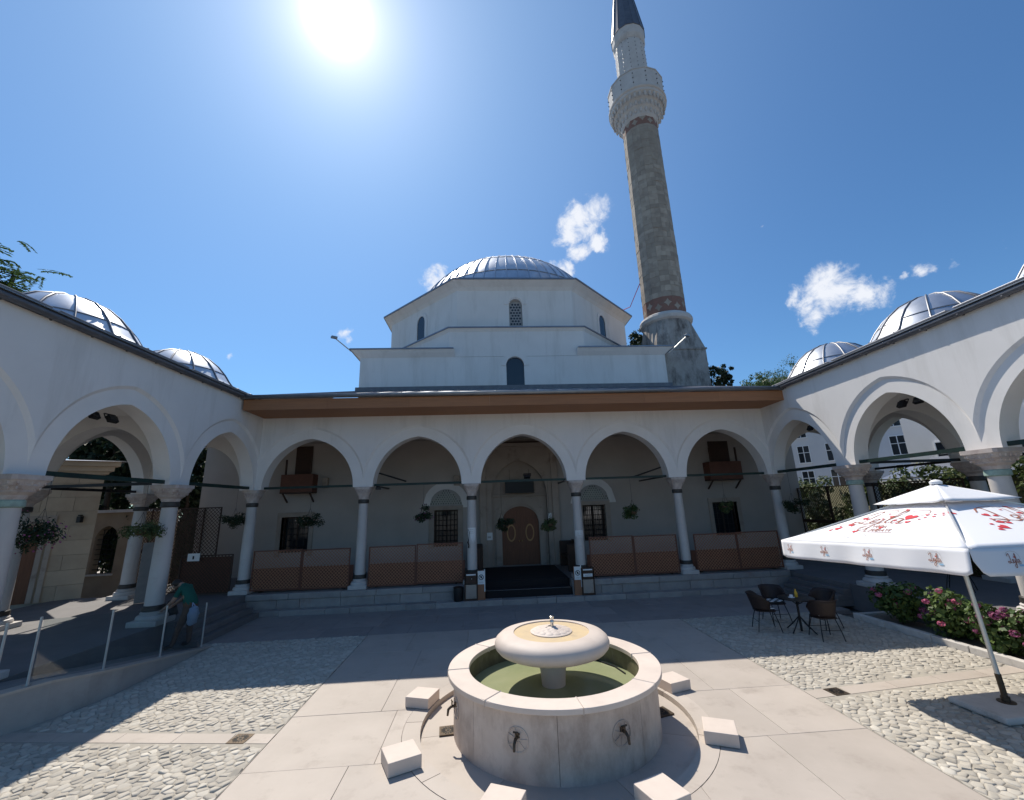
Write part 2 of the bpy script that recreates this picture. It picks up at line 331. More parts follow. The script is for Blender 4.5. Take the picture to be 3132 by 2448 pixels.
def arc_seg(r0, r1, a0, a1, z0, z1, n=10, c=FC):
    P = [(c[0]+r0*math.cos(a0+(a1-a0)*k/n), c[1]+r0*math.sin(a0+(a1-a0)*k/n)) for k in range(n+1)]
    Q = [(c[0]+r1*math.cos(a0+(a1-a0)*k/n), c[1]+r1*math.sin(a0+(a1-a0)*k/n)) for k in range(n, -1, -1)]
    mb = MB(); N = n+1; vs = [(*p,z) for z in (z0,z1) for p in P+Q[::-1]]
    f = []
    for k in range(n):
        a,b,c2,d = k,k+1,N+k+1,N+k; T = 2*N
        f += [(a,b,c2,d)[::-1],(T+a,T+b,T+c2,T+d)[::1],(a,b,T+b,T+a),(d,c2,T+c2,T+d)[::-1]]
    T = 2*N; f += [(0,N,T+N,T)[::1],(n,T+n,T+N+n,N+n)[::1]]
    return mb.add(vs, f)
for k in range(9):
    a = .3+2*PI*k/9; obj('ring_slab', arc_seg(1.935,2.178,a+.0025,a+2*PI/9-.0025,-.12,.002), 'lime_floor', pav)
for k in range(7):
    a = .55+2*PI*k/7; obj('channel_slab', arc_seg(1.30,1.930,a+.002,a+2*PI/7-.002,-.128,-.07), 'lime_floor', pav)
# ---- cobbles
def cobbles(name, x0, x1, y0, y1, holes, seed):
    root = empty_structure(name); rg = np.random.default_rng(seed); sx, sy = .128, .084
    obj('mortar_bed', MB().add([(x0,y0,-.004),(x1,y0,-.004),(x1,y1,-.004),(x0,y1,-.004)], [(0,1,2,3)]), 'mortar', root)
    P = []; j = 0; y = y0
    while y <= y1+.01:
        x = x0+(sx/2 if j % 2 else 0)
        while x <= x1+.01:
            P.append((x+rg.uniform(-.043,.043), y+rg.uniform(-.029,.029))); x += sx
        y += sy; j += 1
    P = np.array(P); out = []
    cell = {}
    for i, (a, b) in enumerate(P): cell.setdefault((int(a//.2), int(b//.2)), []).append(i)
    def inside(a, b):
        if not (x0 < a < x1 and y0 < b < y1): return False
        return not any(h(a, b) for h in holes)
    for i, (a, b) in enumerate(P):
        v = vis((a,b,0))
        if v is None or not (-260 < v[0] < PW+260 and v[1] < PH+300): continue
        poly = [(a-.2,b-.2),(a+.2,b-.2),(a+.2,b+.2),(a-.2,b+.2)]
        ci, cj = int(a//.2), int(b//.2)
        for di in (-2,-1,0,1,2):
            for dj in (-2,-1,0,1,2):
                for k in cell.get((ci+di,cj+dj), ()):
                    if k == i: continue
                    nx, ny = P[k][0]-a, P[k][1]-b; d2 = nx*nx+ny*ny
                    if d2 > .11: continue
                    q = []; h = d2/2
                    for t in range(len(poly)):
                        p0, p1 = poly[t-1], poly[t]; s0 = (p0[0]-a)*nx+(p0[1]-b)*ny-h; s1 = (p1[0]-a)*nx+(p1[1]-b)*ny-h
                        if (s0 < 0) != (s1 < 0):
                            w = s0/(s0-s1); q.append((p0[0]+(p1[0]-p0[0])*w, p0[1]+(p1[1]-p0[1])*w))
                        if s1 < 0: q.append(p1)
                    poly = q
                    if len(poly) < 3: break
        if len(poly) < 3: continue
        poly = [(min(max(px,x0+.004),x1-.004), min(max(py,y0+.004),y1-.004)) for px, py in poly]
        cx = sum(p[0] for p in poly)/len(poly); cy = sum(p[1] for p in poly)/len(poly)
        if not inside(cx, cy) or any(any(h(*p) for h in holes) for p in poly): continue
        n = len(poly); zt = rg.normal(.002,.003); tx, ty = rg.normal(0,.065), rg.normal(0,.065); vs = []
        for f, z in ((.955,-.014),(.90,-.002),(.74,.0035),(.42,.0055)):
            for px, py in poly: vs.append((cx+(px-cx)*f, cy+(py-cy)*f, z+(zt if z > 0 else 0)+((px-cx)*tx+(py-cy)*ty)*(1 if z > -.02 else 0)))
        fs = [(r*n+t, r*n+(t+1)%n, (r+1)*n+(t+1)%n, (r+1)*n+t) for r in range(3) for t in range(n)]+[tuple(3*n+t for t in range(n))]
        out.append((v[2] if (0 < v[0] < PW and v[1] < PH) else 99, vs, fs, rg.random()**1.6))
    out.sort(key=lambda t: t[0])
    for dd, vs, fs, rv in out[:300]:
        m = MB().add(vs, fs); link('cobblestone', mesh('cobblestone', m, 'cobble', 50, [rv]*len(fs)), root)
    m = MB(); at_ = []
    for dd, vs, fs, rv in out[300:]: m.add(vs, fs); at_ += [rv]*len(fs)
    o = link('cobblestone_field', mesh('cobblestone_field', m, 'cobble', 50, at_), root); o['kind'] = 'stuff'
    return root
def lf(a): return 1.03-.139*(a+3.5)          # upper edge of the left drain band, lower edge .25 nearer
def rf(a): return 1.26+.105*(a-4.45)
ramp_in = [(-7.12,5.45),(-7.14,4.2),(-7.15,2.95),(-7.24,2.4),(-7.42,1.9),(-7.75,1.3),(-8.3,.7)]
def left_hole(a, b):
    if lf(a)-.262 < b < lf(a)+.012: return True
    for (xa, ya), (xb, yb) in zip(ramp_in[:-1], ramp_in[1:]):
        if yb <= b <= ya: return a < xa+(xb-xa)*(ya-b)/(ya-yb)+.01
    return False
cobbles('cobbled_ground_left', -8.3, XA-.006, -2.4, 5.70, [left_hole], 3)
cobbles('cobbled_ground_right', XB+.006, 8.60, -2.4, 5.70, [lambda a, b: rf(a)-.262 < b < rf(a)+.012], 4)
def band(fn, xs, name):
    root = empty_structure(name)
    for a, b in zip(xs[:-1], xs[1:]):
        a += .003; b -= .003; P = [(a,fn(a)-.25),(b,fn(b)-.25),(b,fn(b)),(a,fn(a))]
        obj('drain_band_slab', MB().prism(P, -.1, .001), 'lime_floor', root)
band(lf, [-7.62,-6.7,-5.75,-4.9,-4.10], 'drain_band_left'); band(lf, [-3.83,-3.515], 'drain_band_left_end')
band(rf, [5.09,5.98,6.9,7.8,8.6], 'drain_band_right'); band(rf, [4.47,4.80], 'drain_band_right_end')
def grate(c, rz, z, label):
    t = thing('drain_grate', label, 'drain', (c[0],c[1],z), 'cast drain grates in the paving', rz, local=True)
    obj('plate', MB().box((0,0,-.02), (.25,.25,.038)), 'bronze', t)
    mb = MB()
    for k in range(16):
        a = 2*PI*k/16; r = (.075 if k % 2 else .07); mb.box((r*math.cos(a), r*math.sin(a), .001), (.055,.012,.005), a)
    mb.lathe([(.02,-.001),(.02,.0035)], 10); obj('slots', mb, 'black', t)
grate((-3.965,.968), -.13, .004, 'square cast drain grate in the left pale band by the cobbles')
grate((4.945,1.187), .1, .004, 'square cast drain grate in the right pale band near the parasol')
grate((-1.10,.93), .1, -.048, 'square drain grate in the fountain channel, left of the basin')
grate((2.06,1.05), .3, -.048, 'square drain grate in the fountain channel on the parasol side')
# ================================================================== PLATFORMS, STEPS, RAMP
lp = structure('gallery_floor_left', MB().prism([(-8.06,8.60),(-8.19,5.40),(-8.36,.9),(-8.6,-5.2),(-14.3,-5.2),(-14.3,9.45),(-12.5,9.45),(-12.5,12.6),(-8.06,12.6)], -.1, FLOOR), 'shaded_grey_floor')
structure('gallery_floor_right', MB().prism([(9.72,8.60),(9.60,5.4),(9.50,1.0),(9.4,-5.2),(13.6,-5.2),(13.6,12.6),(9.72,12.6)], -.1, FLOOR), 'shaded_grey_floor')
pod = empty_structure('podium')
obj('podium_core', MB().b2((-8.05,8.62,-.1),(-.62,12.6,FLOOR-.13)).b2((2.25,8.62,-.1),(9.71,12.6,FLOOR-.13)), 'podium', pod)
obj('porch_floor', MB().b2((-8.05,8.80,FLOOR-.13),(-.62,12.6,FLOOR-.003)).b2((2.25,8.80,FLOOR-.13),(9.71,12.6,FLOOR-.003)).b2((-.62,9.3,-.1),(2.25,12.6,.572)), 'shaded_grey_floor', pod)
def course(x0, x1, ya, yb, z0, z1, lens, name, jit=.006, mat='podium'):
    x = x0; k = 0
    while x < x1-.02:
        L = lens[k % len(lens)]; e = min(x1, x+L); e = x1 if x1-e < .25 else e
        d = RNG.normal(0, jit)
        obj(name, MB().b2((x+.004,ya+d,z0+.002),(e-.004,yb,z1+RNG.normal(0,jit*.4))), mat, pod, bevel=.012); x = e; k += 1
for a, b in ((-8.05,-.62),(2.25,9.71)):
    course(a, b, 8.58, 8.70, .0, .405, [.95,.7,1.25,1.05,.8], 'podium_stone')
    course(a, b, 8.55, 8.98, .407, FLOOR, [1.3,1.6,1.1,1.45], 'podium_coping')
course(-7.75, 9.2, 8.25, 8.575, -.05, .155, [.9,1.35,.75,1.1,.6], 'step_stone', .009, 'podium')
ent = thing('entrance_steps', 'black carpeted entrance steps between the two middle porch columns', 'steps', (.81,8.6,.15))
obj('lower_step', MB().b2((-.60,8.585,.15),(2.23,9.02,.375)), 'mat_black', ent, bevel=.012)
obj('upper_step', MB().b2((-.60,9.02,.15),(2.23,9.31,.585)), 'mat_black', ent, bevel=.012)
obj('carpet', MB().b2((-.60,9.31,.573),(2.23,12.3,.588)), 'mat_black', ent)
obj('edge_strip', MB().b2((-.58,8.578,.376),(2.21,8.605,.382)), 'zinc', ent)
for side, name in ((-1,'steps_left'),(1,'steps_right')):
    st = empty_structure(name)
    for k in range(4):
        z1 = .145*(k+1)
        if side < 0: obj('stair_tread', MB().b2((-8.2,5.47,z1-.145),(-7.42-.2*k,8.245,z1-(.003 if k == 3 else 0))), 'shaded_grey_floor', st, bevel=.01)
        else: obj('stair_tread', MB().b2((8.98+.2*k,6.05,z1-.145),(9.75,8.245,z1-(.003 if k == 3 else 0))), 'shaded_grey_floor', st, bevel=.01)
def rz_(p): return max(0., min(.56, (5.45-p[1])*.158))
rmp = empty_structure('ramp')
mb = MB(); outp = [(-8.18,5.45),(-8.21,4.2),(-8.27,2.95),(-8.29,2.4),(-8.31,1.9),(-8.34,1.3),(-8.36,.7)]
n = len(ramp_in)
mb.add([(*p, rz_(p)+.002) for p in ramp_in]+[(*p, rz_(q)+.002) for p, q in zip(outp, ramp_in)], [(i,i+1,n+i+1,n+i)[::-1] for i in range(n-1)])
obj('ramp_surface', mb, 'concrete', rmp)
mb = MB(); mb.add([(*p, -.1) for p in ramp_in]+[(*p, rz_(p)-.028) for p in ramp_in], [(i,i+1,n+i+1,n+i)[::-1] for i in range(n-1)])
obj('ramp_wall', mb, 'ramp_stone', rmp)
for i in range(n-1):
    a, b = Vector((*ramp_in[i],0)), Vector((*ramp_in[i+1],0)); t = (b-a).normalized(); nn = Vector((-t.y,t.x,0)); nn = nn if nn.x > 0 else -nn
    A = [a+nn*.02, b+nn*.02, b-nn*.22, a-nn*.22]; zz = [rz_(a), rz_(b), rz_(b), rz_(a)]
    obj('ramp_coping', MB().add([(p.x,p.y,z-.025) for p, z in zip(A,zz)]+[(p.x,p.y,z+.012) for p, z in zip(A,zz)], [(3,2,1,0),(4,5,6,7),(0,1,5,4),(1,2,6,5),(2,3,7,6),(3,0,4,7)]), 'lime_floor', rmp)
# ================================================================== ARCADES
def arch_z(x, a, e, d=0.):
    r = a+e+d; q = abs(x)+e
    return math.sqrt(max(0., r*r-q*q))
class Frame:
    def __init__(s, O, D, N): s.O, s.D, s.N = Vector((*O,0)), Vector((*D,0)).normalized(), Vector((*N,0)).normalized()
    def __call__(s, x, t, z): v = s.O+s.D*x+s.N*t; return (v.x, v.y, z)
def ribbon(mb, F, xs, zf, zb, ztop, tf, tb, top=True):
    n = len(xs); vs = [F(x,tf,z) for x, z in zip(xs, zf)]+[F(x,tf,ztop) for x in xs]+[F(x,tb,z) for x, z in zip(xs, zb)]+[F(x,tb,ztop) for x in xs]
    fs = []
    for i in range(n-1):
        if xs[i+1]-xs[i] < 1e-6: fs.append((i,i+1,2*n+i+1,2*n+i)); continue
        fs += [(i,i+1,n+i+1,n+i),(2*n+i+1,2*n+i,3*n+i,3*n+i+1),(i+1,i,2*n+i,2*n+i+1)]
        if top: fs.append((n+i,n+i+1,3*n+i+1,3*n+i))
    fs += [(0,n,3*n,2*n),(n-1,2*n-1,4*n-1,3*n-1)[::-1]]
    mb.add(vs, fs)
def arcade(F, cols, rise, ztop, tf, tb, leg, band=.37, proud=.055, both=True, gap=0.):
    """cols: positions along F of the columns. returns (ring mesh, plate mesh)"""
    ring, plate = MB(), MB()
    for c0, c1 in zip(cols[:-1], cols[1:]):
        w = (c1-c0)/2; m = (c0+c1)/2; a = w-leg; e = (rise*rise-a*a)/(2*a)
        N = 40; th = [math.copysign(1-(1-abs(k/N*2-1))**1.0, k-N/2) for k in range(N+1)]
        U = [math.sin(t*PI/2)*a for t in th]
        xs = [m-w+gap, m-a]+[m+u for u in U]+[m+a, m+w-gap]
        zz = [ZS, ZS]+[ZS+arch_z(u,a,e) for u in U]+[ZS, ZS]
        ribbon(ring, F, xs, zz, zz, ztop, tf, tb)
        V = [math.sin(t*PI/2)*w for t in th]
        zf = [ZS+arch_z(v,a,e,band+.04) for v in V]; zb = [ZS+arch_z(v,a,e,band-.03) for v in V]
        ribbon(plate, F, [m+v for v in V], zf, zb, ztop-.01, tf+proud, tf)
        if both: ribbon(plate, F, [m+v for v in V], zb, zf, ztop-.01, tb, tb-proud)
    return ring, plate
def column(root, x, y, r=.145, ring='black_ring', big=False, zbase=FLOOR, simple=False):
    t = bpy.data.objects.new('column', None); COL.objects.link(t); t.parent = root; t.location = Vector((x,y,0))-Vector(root['_o'])
    rb = r*1.17; h = .29 if not big else .33
    obj('plinth', MB().box((0,0,zbase+.06), (h*2,h*2,.122)), 'marble', t, bevel=.015, loc=(0,0,0))
    obj('base', MB().lathe([(h*.93,zbase+.12),(h*.96,zbase+.16),(h*.9,zbase+.21),(rb*1.22,zbase+.235),(rb*1.30,zbase+.27),(rb*1.12,zbase+.30)], 24), 'marble', t, smooth=35, loc=(0,0,0))
    obj('base_ring', MB().lathe([(rb*1.10,zbase+.295),(rb*1.2,zbase+.31),(rb*1.2,zbase+.405),(rb*1.08,zbase+.425)], 24), 'black_ring', t, smooth=35, loc=(0,0,0))
    obj('shaft', MB().lathe([(rb,zbase+.42),(rb*.99,1.6),(rb*.96,2.3),(r,3.27)], 24), 'marble', t, smooth=35, loc=(0,0,0))
    obj('collar', MB().lathe([(r*1.08,3.255),(r*1.22,3.275),(r*1.2,3.37),(r*1.06,3.395)], 24), ring, t, smooth=35, loc=(0,0,0))
    k = .255 if not big else .33
    pr = [(r*1.1,3.39),(r*1.2,3.44),(r*1.18,3.46),(k*.78,3.52),(k*.76,3.54),(k*.92,3.62),(k*.9,3.64),(k*1.0,3.71),(k*1.04,3.715),(k*1.04,ZS-.001)]
    cp = obj('capital', MB().lathe(pr, 40, a0=PI/40, sq=[2,2.3,2.6,3,3.5,4.5,6,10,14,14]), 'capital', t, smooth=30, loc=(0,0,0))
    mb = MB()
    for s in range(4):
        for q in range(5):
            u = (q-2)*k*.36; mm = Matrix.Rotation(s*PI/2, 4, 'Z')
            for (rad, z, w) in ((k*.95,3.67,.028),(k*.83,3.58,.024)):
                mb.sphere(mm @ Vector((rad-.012, u*(.95 if z > 3.6 else .8), z)), w, 8, 5, (.6,1,1.5))
    obj('muqarnas', mb, 'capital', cp, smooth=50, loc=(0,0,0), kind='stuff')
    return t
# ---- porch (front)
pf = Frame((0,YF), (1,0), (0,-1))
porch = thing('porch', 'five-arched white mosque porch with marble columns and deep brown wooden eave', 'porch', (.81,YF,FLOOR))
ring, plate = arcade(pf, CX, 1.69, 6.28, .215, -.27, .33)
obj('arch_wall', ring, 'stucco_arch', porch); obj('wall_facing', plate, 'stucco', porch)
for x in CX[1:5]: column(porch, x, YF)
for i in range(5):
    obj('tie_rod', MB().bar((CX[i]+.22,YF,3.86),(CX[i+1]-.22,YF,3.86),.06,.075), 'green_paint', porch)
for i, ln in ((1,(.1,1.9)),(3,(1.75,.5)),(2,(3.0,2.6)),(0,(.35,2.2)),(4,(2.2,3.2))):
    pass
for x in CX[1:5]: obj('cross_tie', MB().bar((x,YF+.22,3.9),(x,YB-.02,3.9),.05,.055), 'black_metal', porch)
obj('ceiling', MB().b2((-12.2,YF+.28,5.93),(13.6,YB,5.98)), 'shaded_porch_plaster', porch)
XL, XR = CX[0]+.21, CX[5]-.21
obj('soffit', MB().b2((XL,7.375,6.225),(XR,YF-.20,6.25)), 'wood_eave', porch)
k = 0; x = XL
while x < XR-.1:
    e = min(XR, x+2.6); obj('fascia_board', MB().b2((x+.002,7.33,6.215),(e-.002,7.373,6.56)), 'wood_eave', porch); x = e
gp = [(7.35,6.68),(7.33,6.60),(7.28,6.565),(7.22,6.58),(7.20,6.65),(7.205,6.68)]
def gutter_mesh(a, b, mirror=None):
    mb = MB(); m = len(gp); vs = [(a,y,z) for y, z in gp]+[(b,y,z) for y, z in gp]; mb.add(vs, [(i,i+1,m+i+1,m+i) for i in range(m-1)]+[(i+1,i,m+i,m+i+1) for i in range(0)]); return mb
go = obj('gutter', gutter_mesh(XL-.05, XR+.05), 'zinc', porch, smooth=60); go.modifiers.new('s','SOLIDIFY').thickness = .006
for k in range(19): obj('gutter_bracket', MB().box((XL+.3+k*.93,7.275,6.685),(.03,.16,.012)), 'zinc', porch)
# roof of the porch: hipped lead sheets with standing seams
HX0, HX1 = -6.25, 8.3; zr0, zr1 = 6.66, 8.25
def roof_z(y): return zr0+(y-7.45)*(zr1-zr0)/(YB-7.45)
mbr = MB().add([(XL-.1,7.25,zr0),(XR+.1,7.25,zr0),(HX1,YB+.1,zr1+.03),(HX0,YB+.1,zr1+.03),(-12.4,7.6,zr0),(-12.4,YB+.1,zr0+.2),(13.9,7.6,zr0),(13.9,YB+.1,zr0+.2)],
    [(0,1,2,3),(4,0,3,5),(1,6,7,2)])
obj('roof', mbr, 'lead_roof', porch).modifiers.new('s','SOLIDIFY').thickness = .03
for k in range(24):
    x = XL+.35+k*.76; x2 = 1.05+(x-.81)*.92
    if not (HX0 < x2 < HX1): x2 = max(HX0, min(HX1, x2))
    obj('roof_seam', MB().bar((x,7.26,zr0+.012),(x2,YB+.05,zr1+.03),.035,.035), 'lead_roof', porch)
obj('flashing', MB().b2((HX0-.08,YB-.10,8.16),(HX1+.08,YB-.02,8.42)), 'lead_dark', porch)
# ---- side galleries
def gallery(name, label, C, sgn, ang, sp, ringmats):
    root = thing(name, label, 'gallery', (C[1][0],C[1][1],FLOOR))
    D = Vector((C[1][0]-C[0][0], C[1][1]-C[0][1])).normalized(); N = Vector((sgn*-D.y, sgn*D.x)); N = N if N.x*(-sgn) > 0 else -N
    # N points to the court: +x for left gallery (sgn=-1), -x for right
    F = Frame(C[0], D, N); n = len(C)-1; cols = [sp*i for i in range(n+1)]; DEP = 3.65
    ring, plate = arcade(F, cols, 1.69, 6.62, .145, -.27, .335)
    obj('arch_wall', ring, 'stucco_arch', root); obj('wall_facing', plate, 'stucco', root)
    F2 = Frame(F(0,-DEP,0)[:2], D, N)
    r2, p2 = arcade(F2, cols, 1.69, 6.5, .25, -.145, .335, both=False); obj('outer_arch_wall', r2, 'stucco_arch', root)
    for i in range(n+1):
        Ft = Frame(F(cols[i],0,0)[:2], -N, D); q, _ = arcade(Ft, [.27,DEP-.25], 1.55, 6.1, .2, -.2, .1, both=False); obj('cross_arch', q, 'stucco_arch', root)
    # pendentive domes inside: shallow plaster bowls over each bay
    for i in range(n):
        c = F(cols[i]+sp/2, -DEP/2, 0); cm = MB().lathe([(1.50,5.60),(1.46,5.85),(1.25,6.15),(.8,6.38),(.01,6.45)], 40, (c[0],c[1],0), cap=False, sq=[14,9,4,2.4,2]); obj('bay_vault', cm, 'stucco_arch', root, smooth=60)
    for i in range(n+1):
        if i or True:
            p = F(cols[i],0,0); column(root, p[0], p[1], .165 if i else .15, ringmats[min(i,len(ringmats)-1)], big=i > 0)
        p = F(cols[i],-DEP,0); column(root, p[0], p[1], .165, 'black_ring', big=True)
    for i in range(n):
        obj('tie_rod', MB().bar(F(cols[i]+.25,0,3.87),F(cols[i+1]-.25,0,3.87),.07,.09), 'green_paint', root)
        obj('outer_tie_rod', MB().bar(F(cols[i]+.25,-DEP,3.87),F(cols[i+1]-.25,-DEP,3.87),.06,.075), 'black_metal', root)
        if i: obj('cross_tie', MB().bar(F(cols[i],-.25,3.87),F(cols[i],-DEP+.25,3.87),.06,.075), 'black_metal', root)
    L = cols[-1]; oe = 1.5 if sgn < 0 else .4  # long left outer overhang is added, unseen, to shade the gallery floor
    # roof sheet, gutter
    P = [F(-.1 if True else 0,.27,0), F(L,.27,0), F(L,-DEP-oe,0), F(-.1,-DEP-oe,0)]
    zr = [6.70,6.70,6.92,6.92]
    obj('roof', MB().add([(p[0],p[1],z-.06) for p, z in zip(P,zr)]+[(p[0],p[1],z+.02) for p, z in zip(P,zr)], [(3,2,1,0),(4,5,6,7),(0,1,5,4),(1,2,6,5),(2,3,7,6),(3,0,4,7)]), 'lead_roof', root)
    g0 = 1.40
    obj('gutter', MB().tube([F(g0,.30,6.655),F(L,.30,6.655)], .07, 10), 'lead_dark', root, smooth=60)
    obj('gutter_lip', MB().bar(F(g0,.30,6.725),F(L,.30,6.725),.17,.02), 'zinc', root)
    obj('gutter_end', MB().box(F(g0-.05,.27,6.70), (.24,.24,.2), -AL), 'lead_dark', root, bevel=.03)
    for i in range(int(L/.8)):
        obj('gutter_bracket', MB().bar(F(g0+.4+i*.8,.2,6.60),F(g0+.4+i*.8,.36,6.62),.03,.03), 'lead_dark', root)
    for i in range(n):
        c = F(cols[i]+sp/2, -DEP/2+.1, 0); rot = math.atan2(D.y, D.x)
        dm = bpy.data.objects.new('dome', None); COL.objects.link(dm); dm.parent = root; dm.location = Vector((c[0],c[1],6.72))-Vector(root['_o']); dm.rotation_euler = (0,0,rot)
        hw = sp/2-.12
        obj('dome_base', MB().box((0,0,.07),(hw*2,hw*2,.27)), 'stucco_arch', dm, loc=(0,0,0))
        obj('base_flashing', MB().box((0,0,.225),(hw*2+.1,hw*2+.1,.035)), 'lead_seam', dm, loc=(0,0,0), bevel=.01)
        prof = [(hw*1.03,.245),(hw*.97,.262),(hw*.91,.32),(hw*.85,.45),(hw*.76,.69),(hw*.63,.95),(hw*.46,1.19),(hw*.26,1.35),(hw*.08,1.425),(.005,1.43)]
        obj('dome_shell', MB().lathe(prof, 48, cap=False), 'lead', dm, smooth=60, loc=(0,0,0))
        for q in range(14):
            a = 2*PI*q/14; obj('rib', MB().tube([((r+.008)*math.cos(a),(r+.008)*math.sin(a),z+.012) for r, z in prof[:-1]], .021, 6), 'lead_seam', dm, smooth=60, loc=(0,0,0))
        obj('seam_ring', MB().tube([((hw*.765)*math.cos(2*PI*q/48),(hw*.765)*math.sin(2*PI*q/48),.69) for q in range(48)], .010, 6, True), 'lead_seam', dm, smooth=60, loc=(0,0,0))
    return F, cols, DEP
LF, LCOL, DEP = gallery('gallery_arcade', 'domed white gallery in shade on the left, above the glass-railed ramp', LC, -1, AL, SLs, ['black_ring','black_ring','verdigris','verdigris'])
RF, RCOL, _ = gallery('gallery_arcade', 'domed white gallery lit by the sun on the right, behind the parasol', RC, 1, AR, SRs, ['black_ring','verdigris','verdigris'])
def floodlight(p, face, tilt, label, grp='floodlights fixed inside the arches'):
    t = thing('floodlight', label, 'floodlight', p, grp, local=True); t.rotation_euler = (tilt, 0, face)
    obj('housing', MB().box((0,0,0),(.22,.09,.16)), 'black_metal', t, bevel=.012, loc=(0,0,0)); obj('glass', MB().box((0,-.048,0),(.18,.006,.12)), 'dark_glass', t, loc=(0,0,0))
    obj('bracket', MB().bar((-.13,.02,.0),(-.13,.02,.14),.02,.012).bar((.13,.02,0),(.13,.02,.14),.02,.012).bar((-.13,.02,.14),(.13,.02,.14),.03,.012), 'black_metal', t, loc=(0,0,0))
# ================================================================== MOSQUE
mos = thing('mosque', 'white mosque hall with stepped octagonal drum and lead-covered dome behind the porch', 'mosque', (1.1,YB,FLOOR))
BX0, BX1 = -6.2, 8.22
def arch_poly(x, z0, zs, zt, hw, n=14):
    """pointed-arch outline around x: list of (x,z), counter-clockwise from bottom left"""
    h = zt-zs; e = max(0., (h*h-hw*hw)/(2*hw)); P = [(x-hw,z0)]
    for k in range(n+1):
        u = -hw+2*hw*k/n; P.append((x+u, zs+math.sqrt(max(0,(hw+e)**2-(abs(u)+e)**2))))
    return P+[(x+hw,z0)]
def extr(mb, P, y0, y1):
    n = len(P); mb.add([(x,y0,z) for x, z in P]+[(x,y1,z) for x, z in P], [tuple(range(n)),tuple(range(n,2*n))[::-1]]+[((i+1)%n,i,n+i,n+(i+1)%n) for i in range(n)]); return mb
def frame(mb, P, Q, y0, y1):
    n = len(P); vs = [(x,y,z) for y in (y0,y1) for R in (P,Q) for x, z in R]; f = []
    for i in range(n-1):
        f += [(i,i+1,n+i+1,n+i)[::-1],(2*n+i,2*n+i+1,3*n+i+1,3*n+i),(i,i+1,2*n+i+1,2*n+i)[::1],(n+i,n+i+1,3*n+i+1,3*n+i)[::-1]]
    f += [(0,n,3*n,2*n),(n-1,2*n-1,4*n-1,3*n-1)[::-1]]
    return mb.add(vs, f)
def wall_with_openings(mb, x0, x1, z0, z1, y0, y1, ops):
    """solid wall (front y0, back y1) with arched / rectangular openings given as (xc, hw, zb, zspring, ztop)"""
    ops = sorted(ops); xs = [x0]; 
    for (xc, hw, zb, zs, zt) in ops:
        mb.b2((xs[-1],y0,z0),(xc-hw,y1,z1)); 
        if zb > z0: mb.b2((xc-hw,y0,z0),(xc+hw,y1,zb))
        n = 16; U = [-math.cos(PI*k/n)*hw for k in range(n+1)]; h = zt-zs; e = max(0., (h*h-hw*hw)/(2*hw)) if h > 0 else 0
        ff = Frame((0,y0),(1,0),(0,-1))
        Z = [zs+(math.sqrt(max(0,(hw+e)**2-(abs(u)+e)**2)) if h > 0 else 0) for u in U]
        if h > 0 and e == 0: Z = [zs+h*math.sqrt(max(0,1-(u/hw)**2)) for u in U]
        ribbon(mb, ff, [xc+u for u in U], Z, Z, z1, 0, -(y1-y0)); xs.append(xc+hw)
    mb.b2((xs[-1],y0,z0),(x1,y1,z1)); return mb
# lower wall behind the porch: windows, doorway niche
W1, W2 = (-2.24,.78), (4.15,.78)
ops = [(-8.45,.56,1.45,2.86,2.86),(W1[0],.72,1.45,3.05,3.78),(.90,1.22,FLOOR,3.4,5.0),(W2[0],.72,1.45,3.05,3.78),(10.05,.56,1.45,2.86,2.86)]
obj('porch_wall', wall_with_openings(MB(), -12.4, 13.7, -.1, 6.5, YB, YB+.5, ops), 'shaded_porch_plaster', mos)
obj('inner_wall', MB().b2((-12.4,YB+.5,-.1),(13.7,YB+.7,6.5)), 'portal', mos)
def grille_window(xc, hw, z0, z1, label=None, nx=6, nz=7):
    w = obj('window', MB().b2((xc-hw,YB+.30,z0),(xc+hw,YB+.34,z1)), 'dark_glass', mos)
    fr = MB(); t = .06
    fr.b2((xc-hw,YB+.2,z0),(xc-hw+t,YB+.3,z1)).b2((xc+hw-t,YB+.2,z0),(xc+hw,YB+.3,z1)).b2((xc-hw+t,YB+.2,z1-t),(xc+hw-t,YB+.3,z1)).b2((xc-hw+t,YB+.2,z0),(xc+hw-t,YB+.3,z0+t)).b2((xc-.03,YB+.22,z0+t),(xc+.03,YB+.29,z1-t))
    obj('window_frame', fr, 'wood_dark', w)
    g = MB()
    for k in range(1, nx): x = xc-hw+2*hw*k/nx; g.tube([(x,YB+.10,z0),(x,YB+.10,z1)], .013, 6)
    for k in range(1, nz): z = z0+(z1-z0)*k/nz; g.tube([(xc-hw,YB+.115,z),(xc+hw,YB+.115,z)], .013, 6)
    go_ = obj('iron_grille', g, 'black_metal', w); go_['kind'] = 'stuff'
    return w
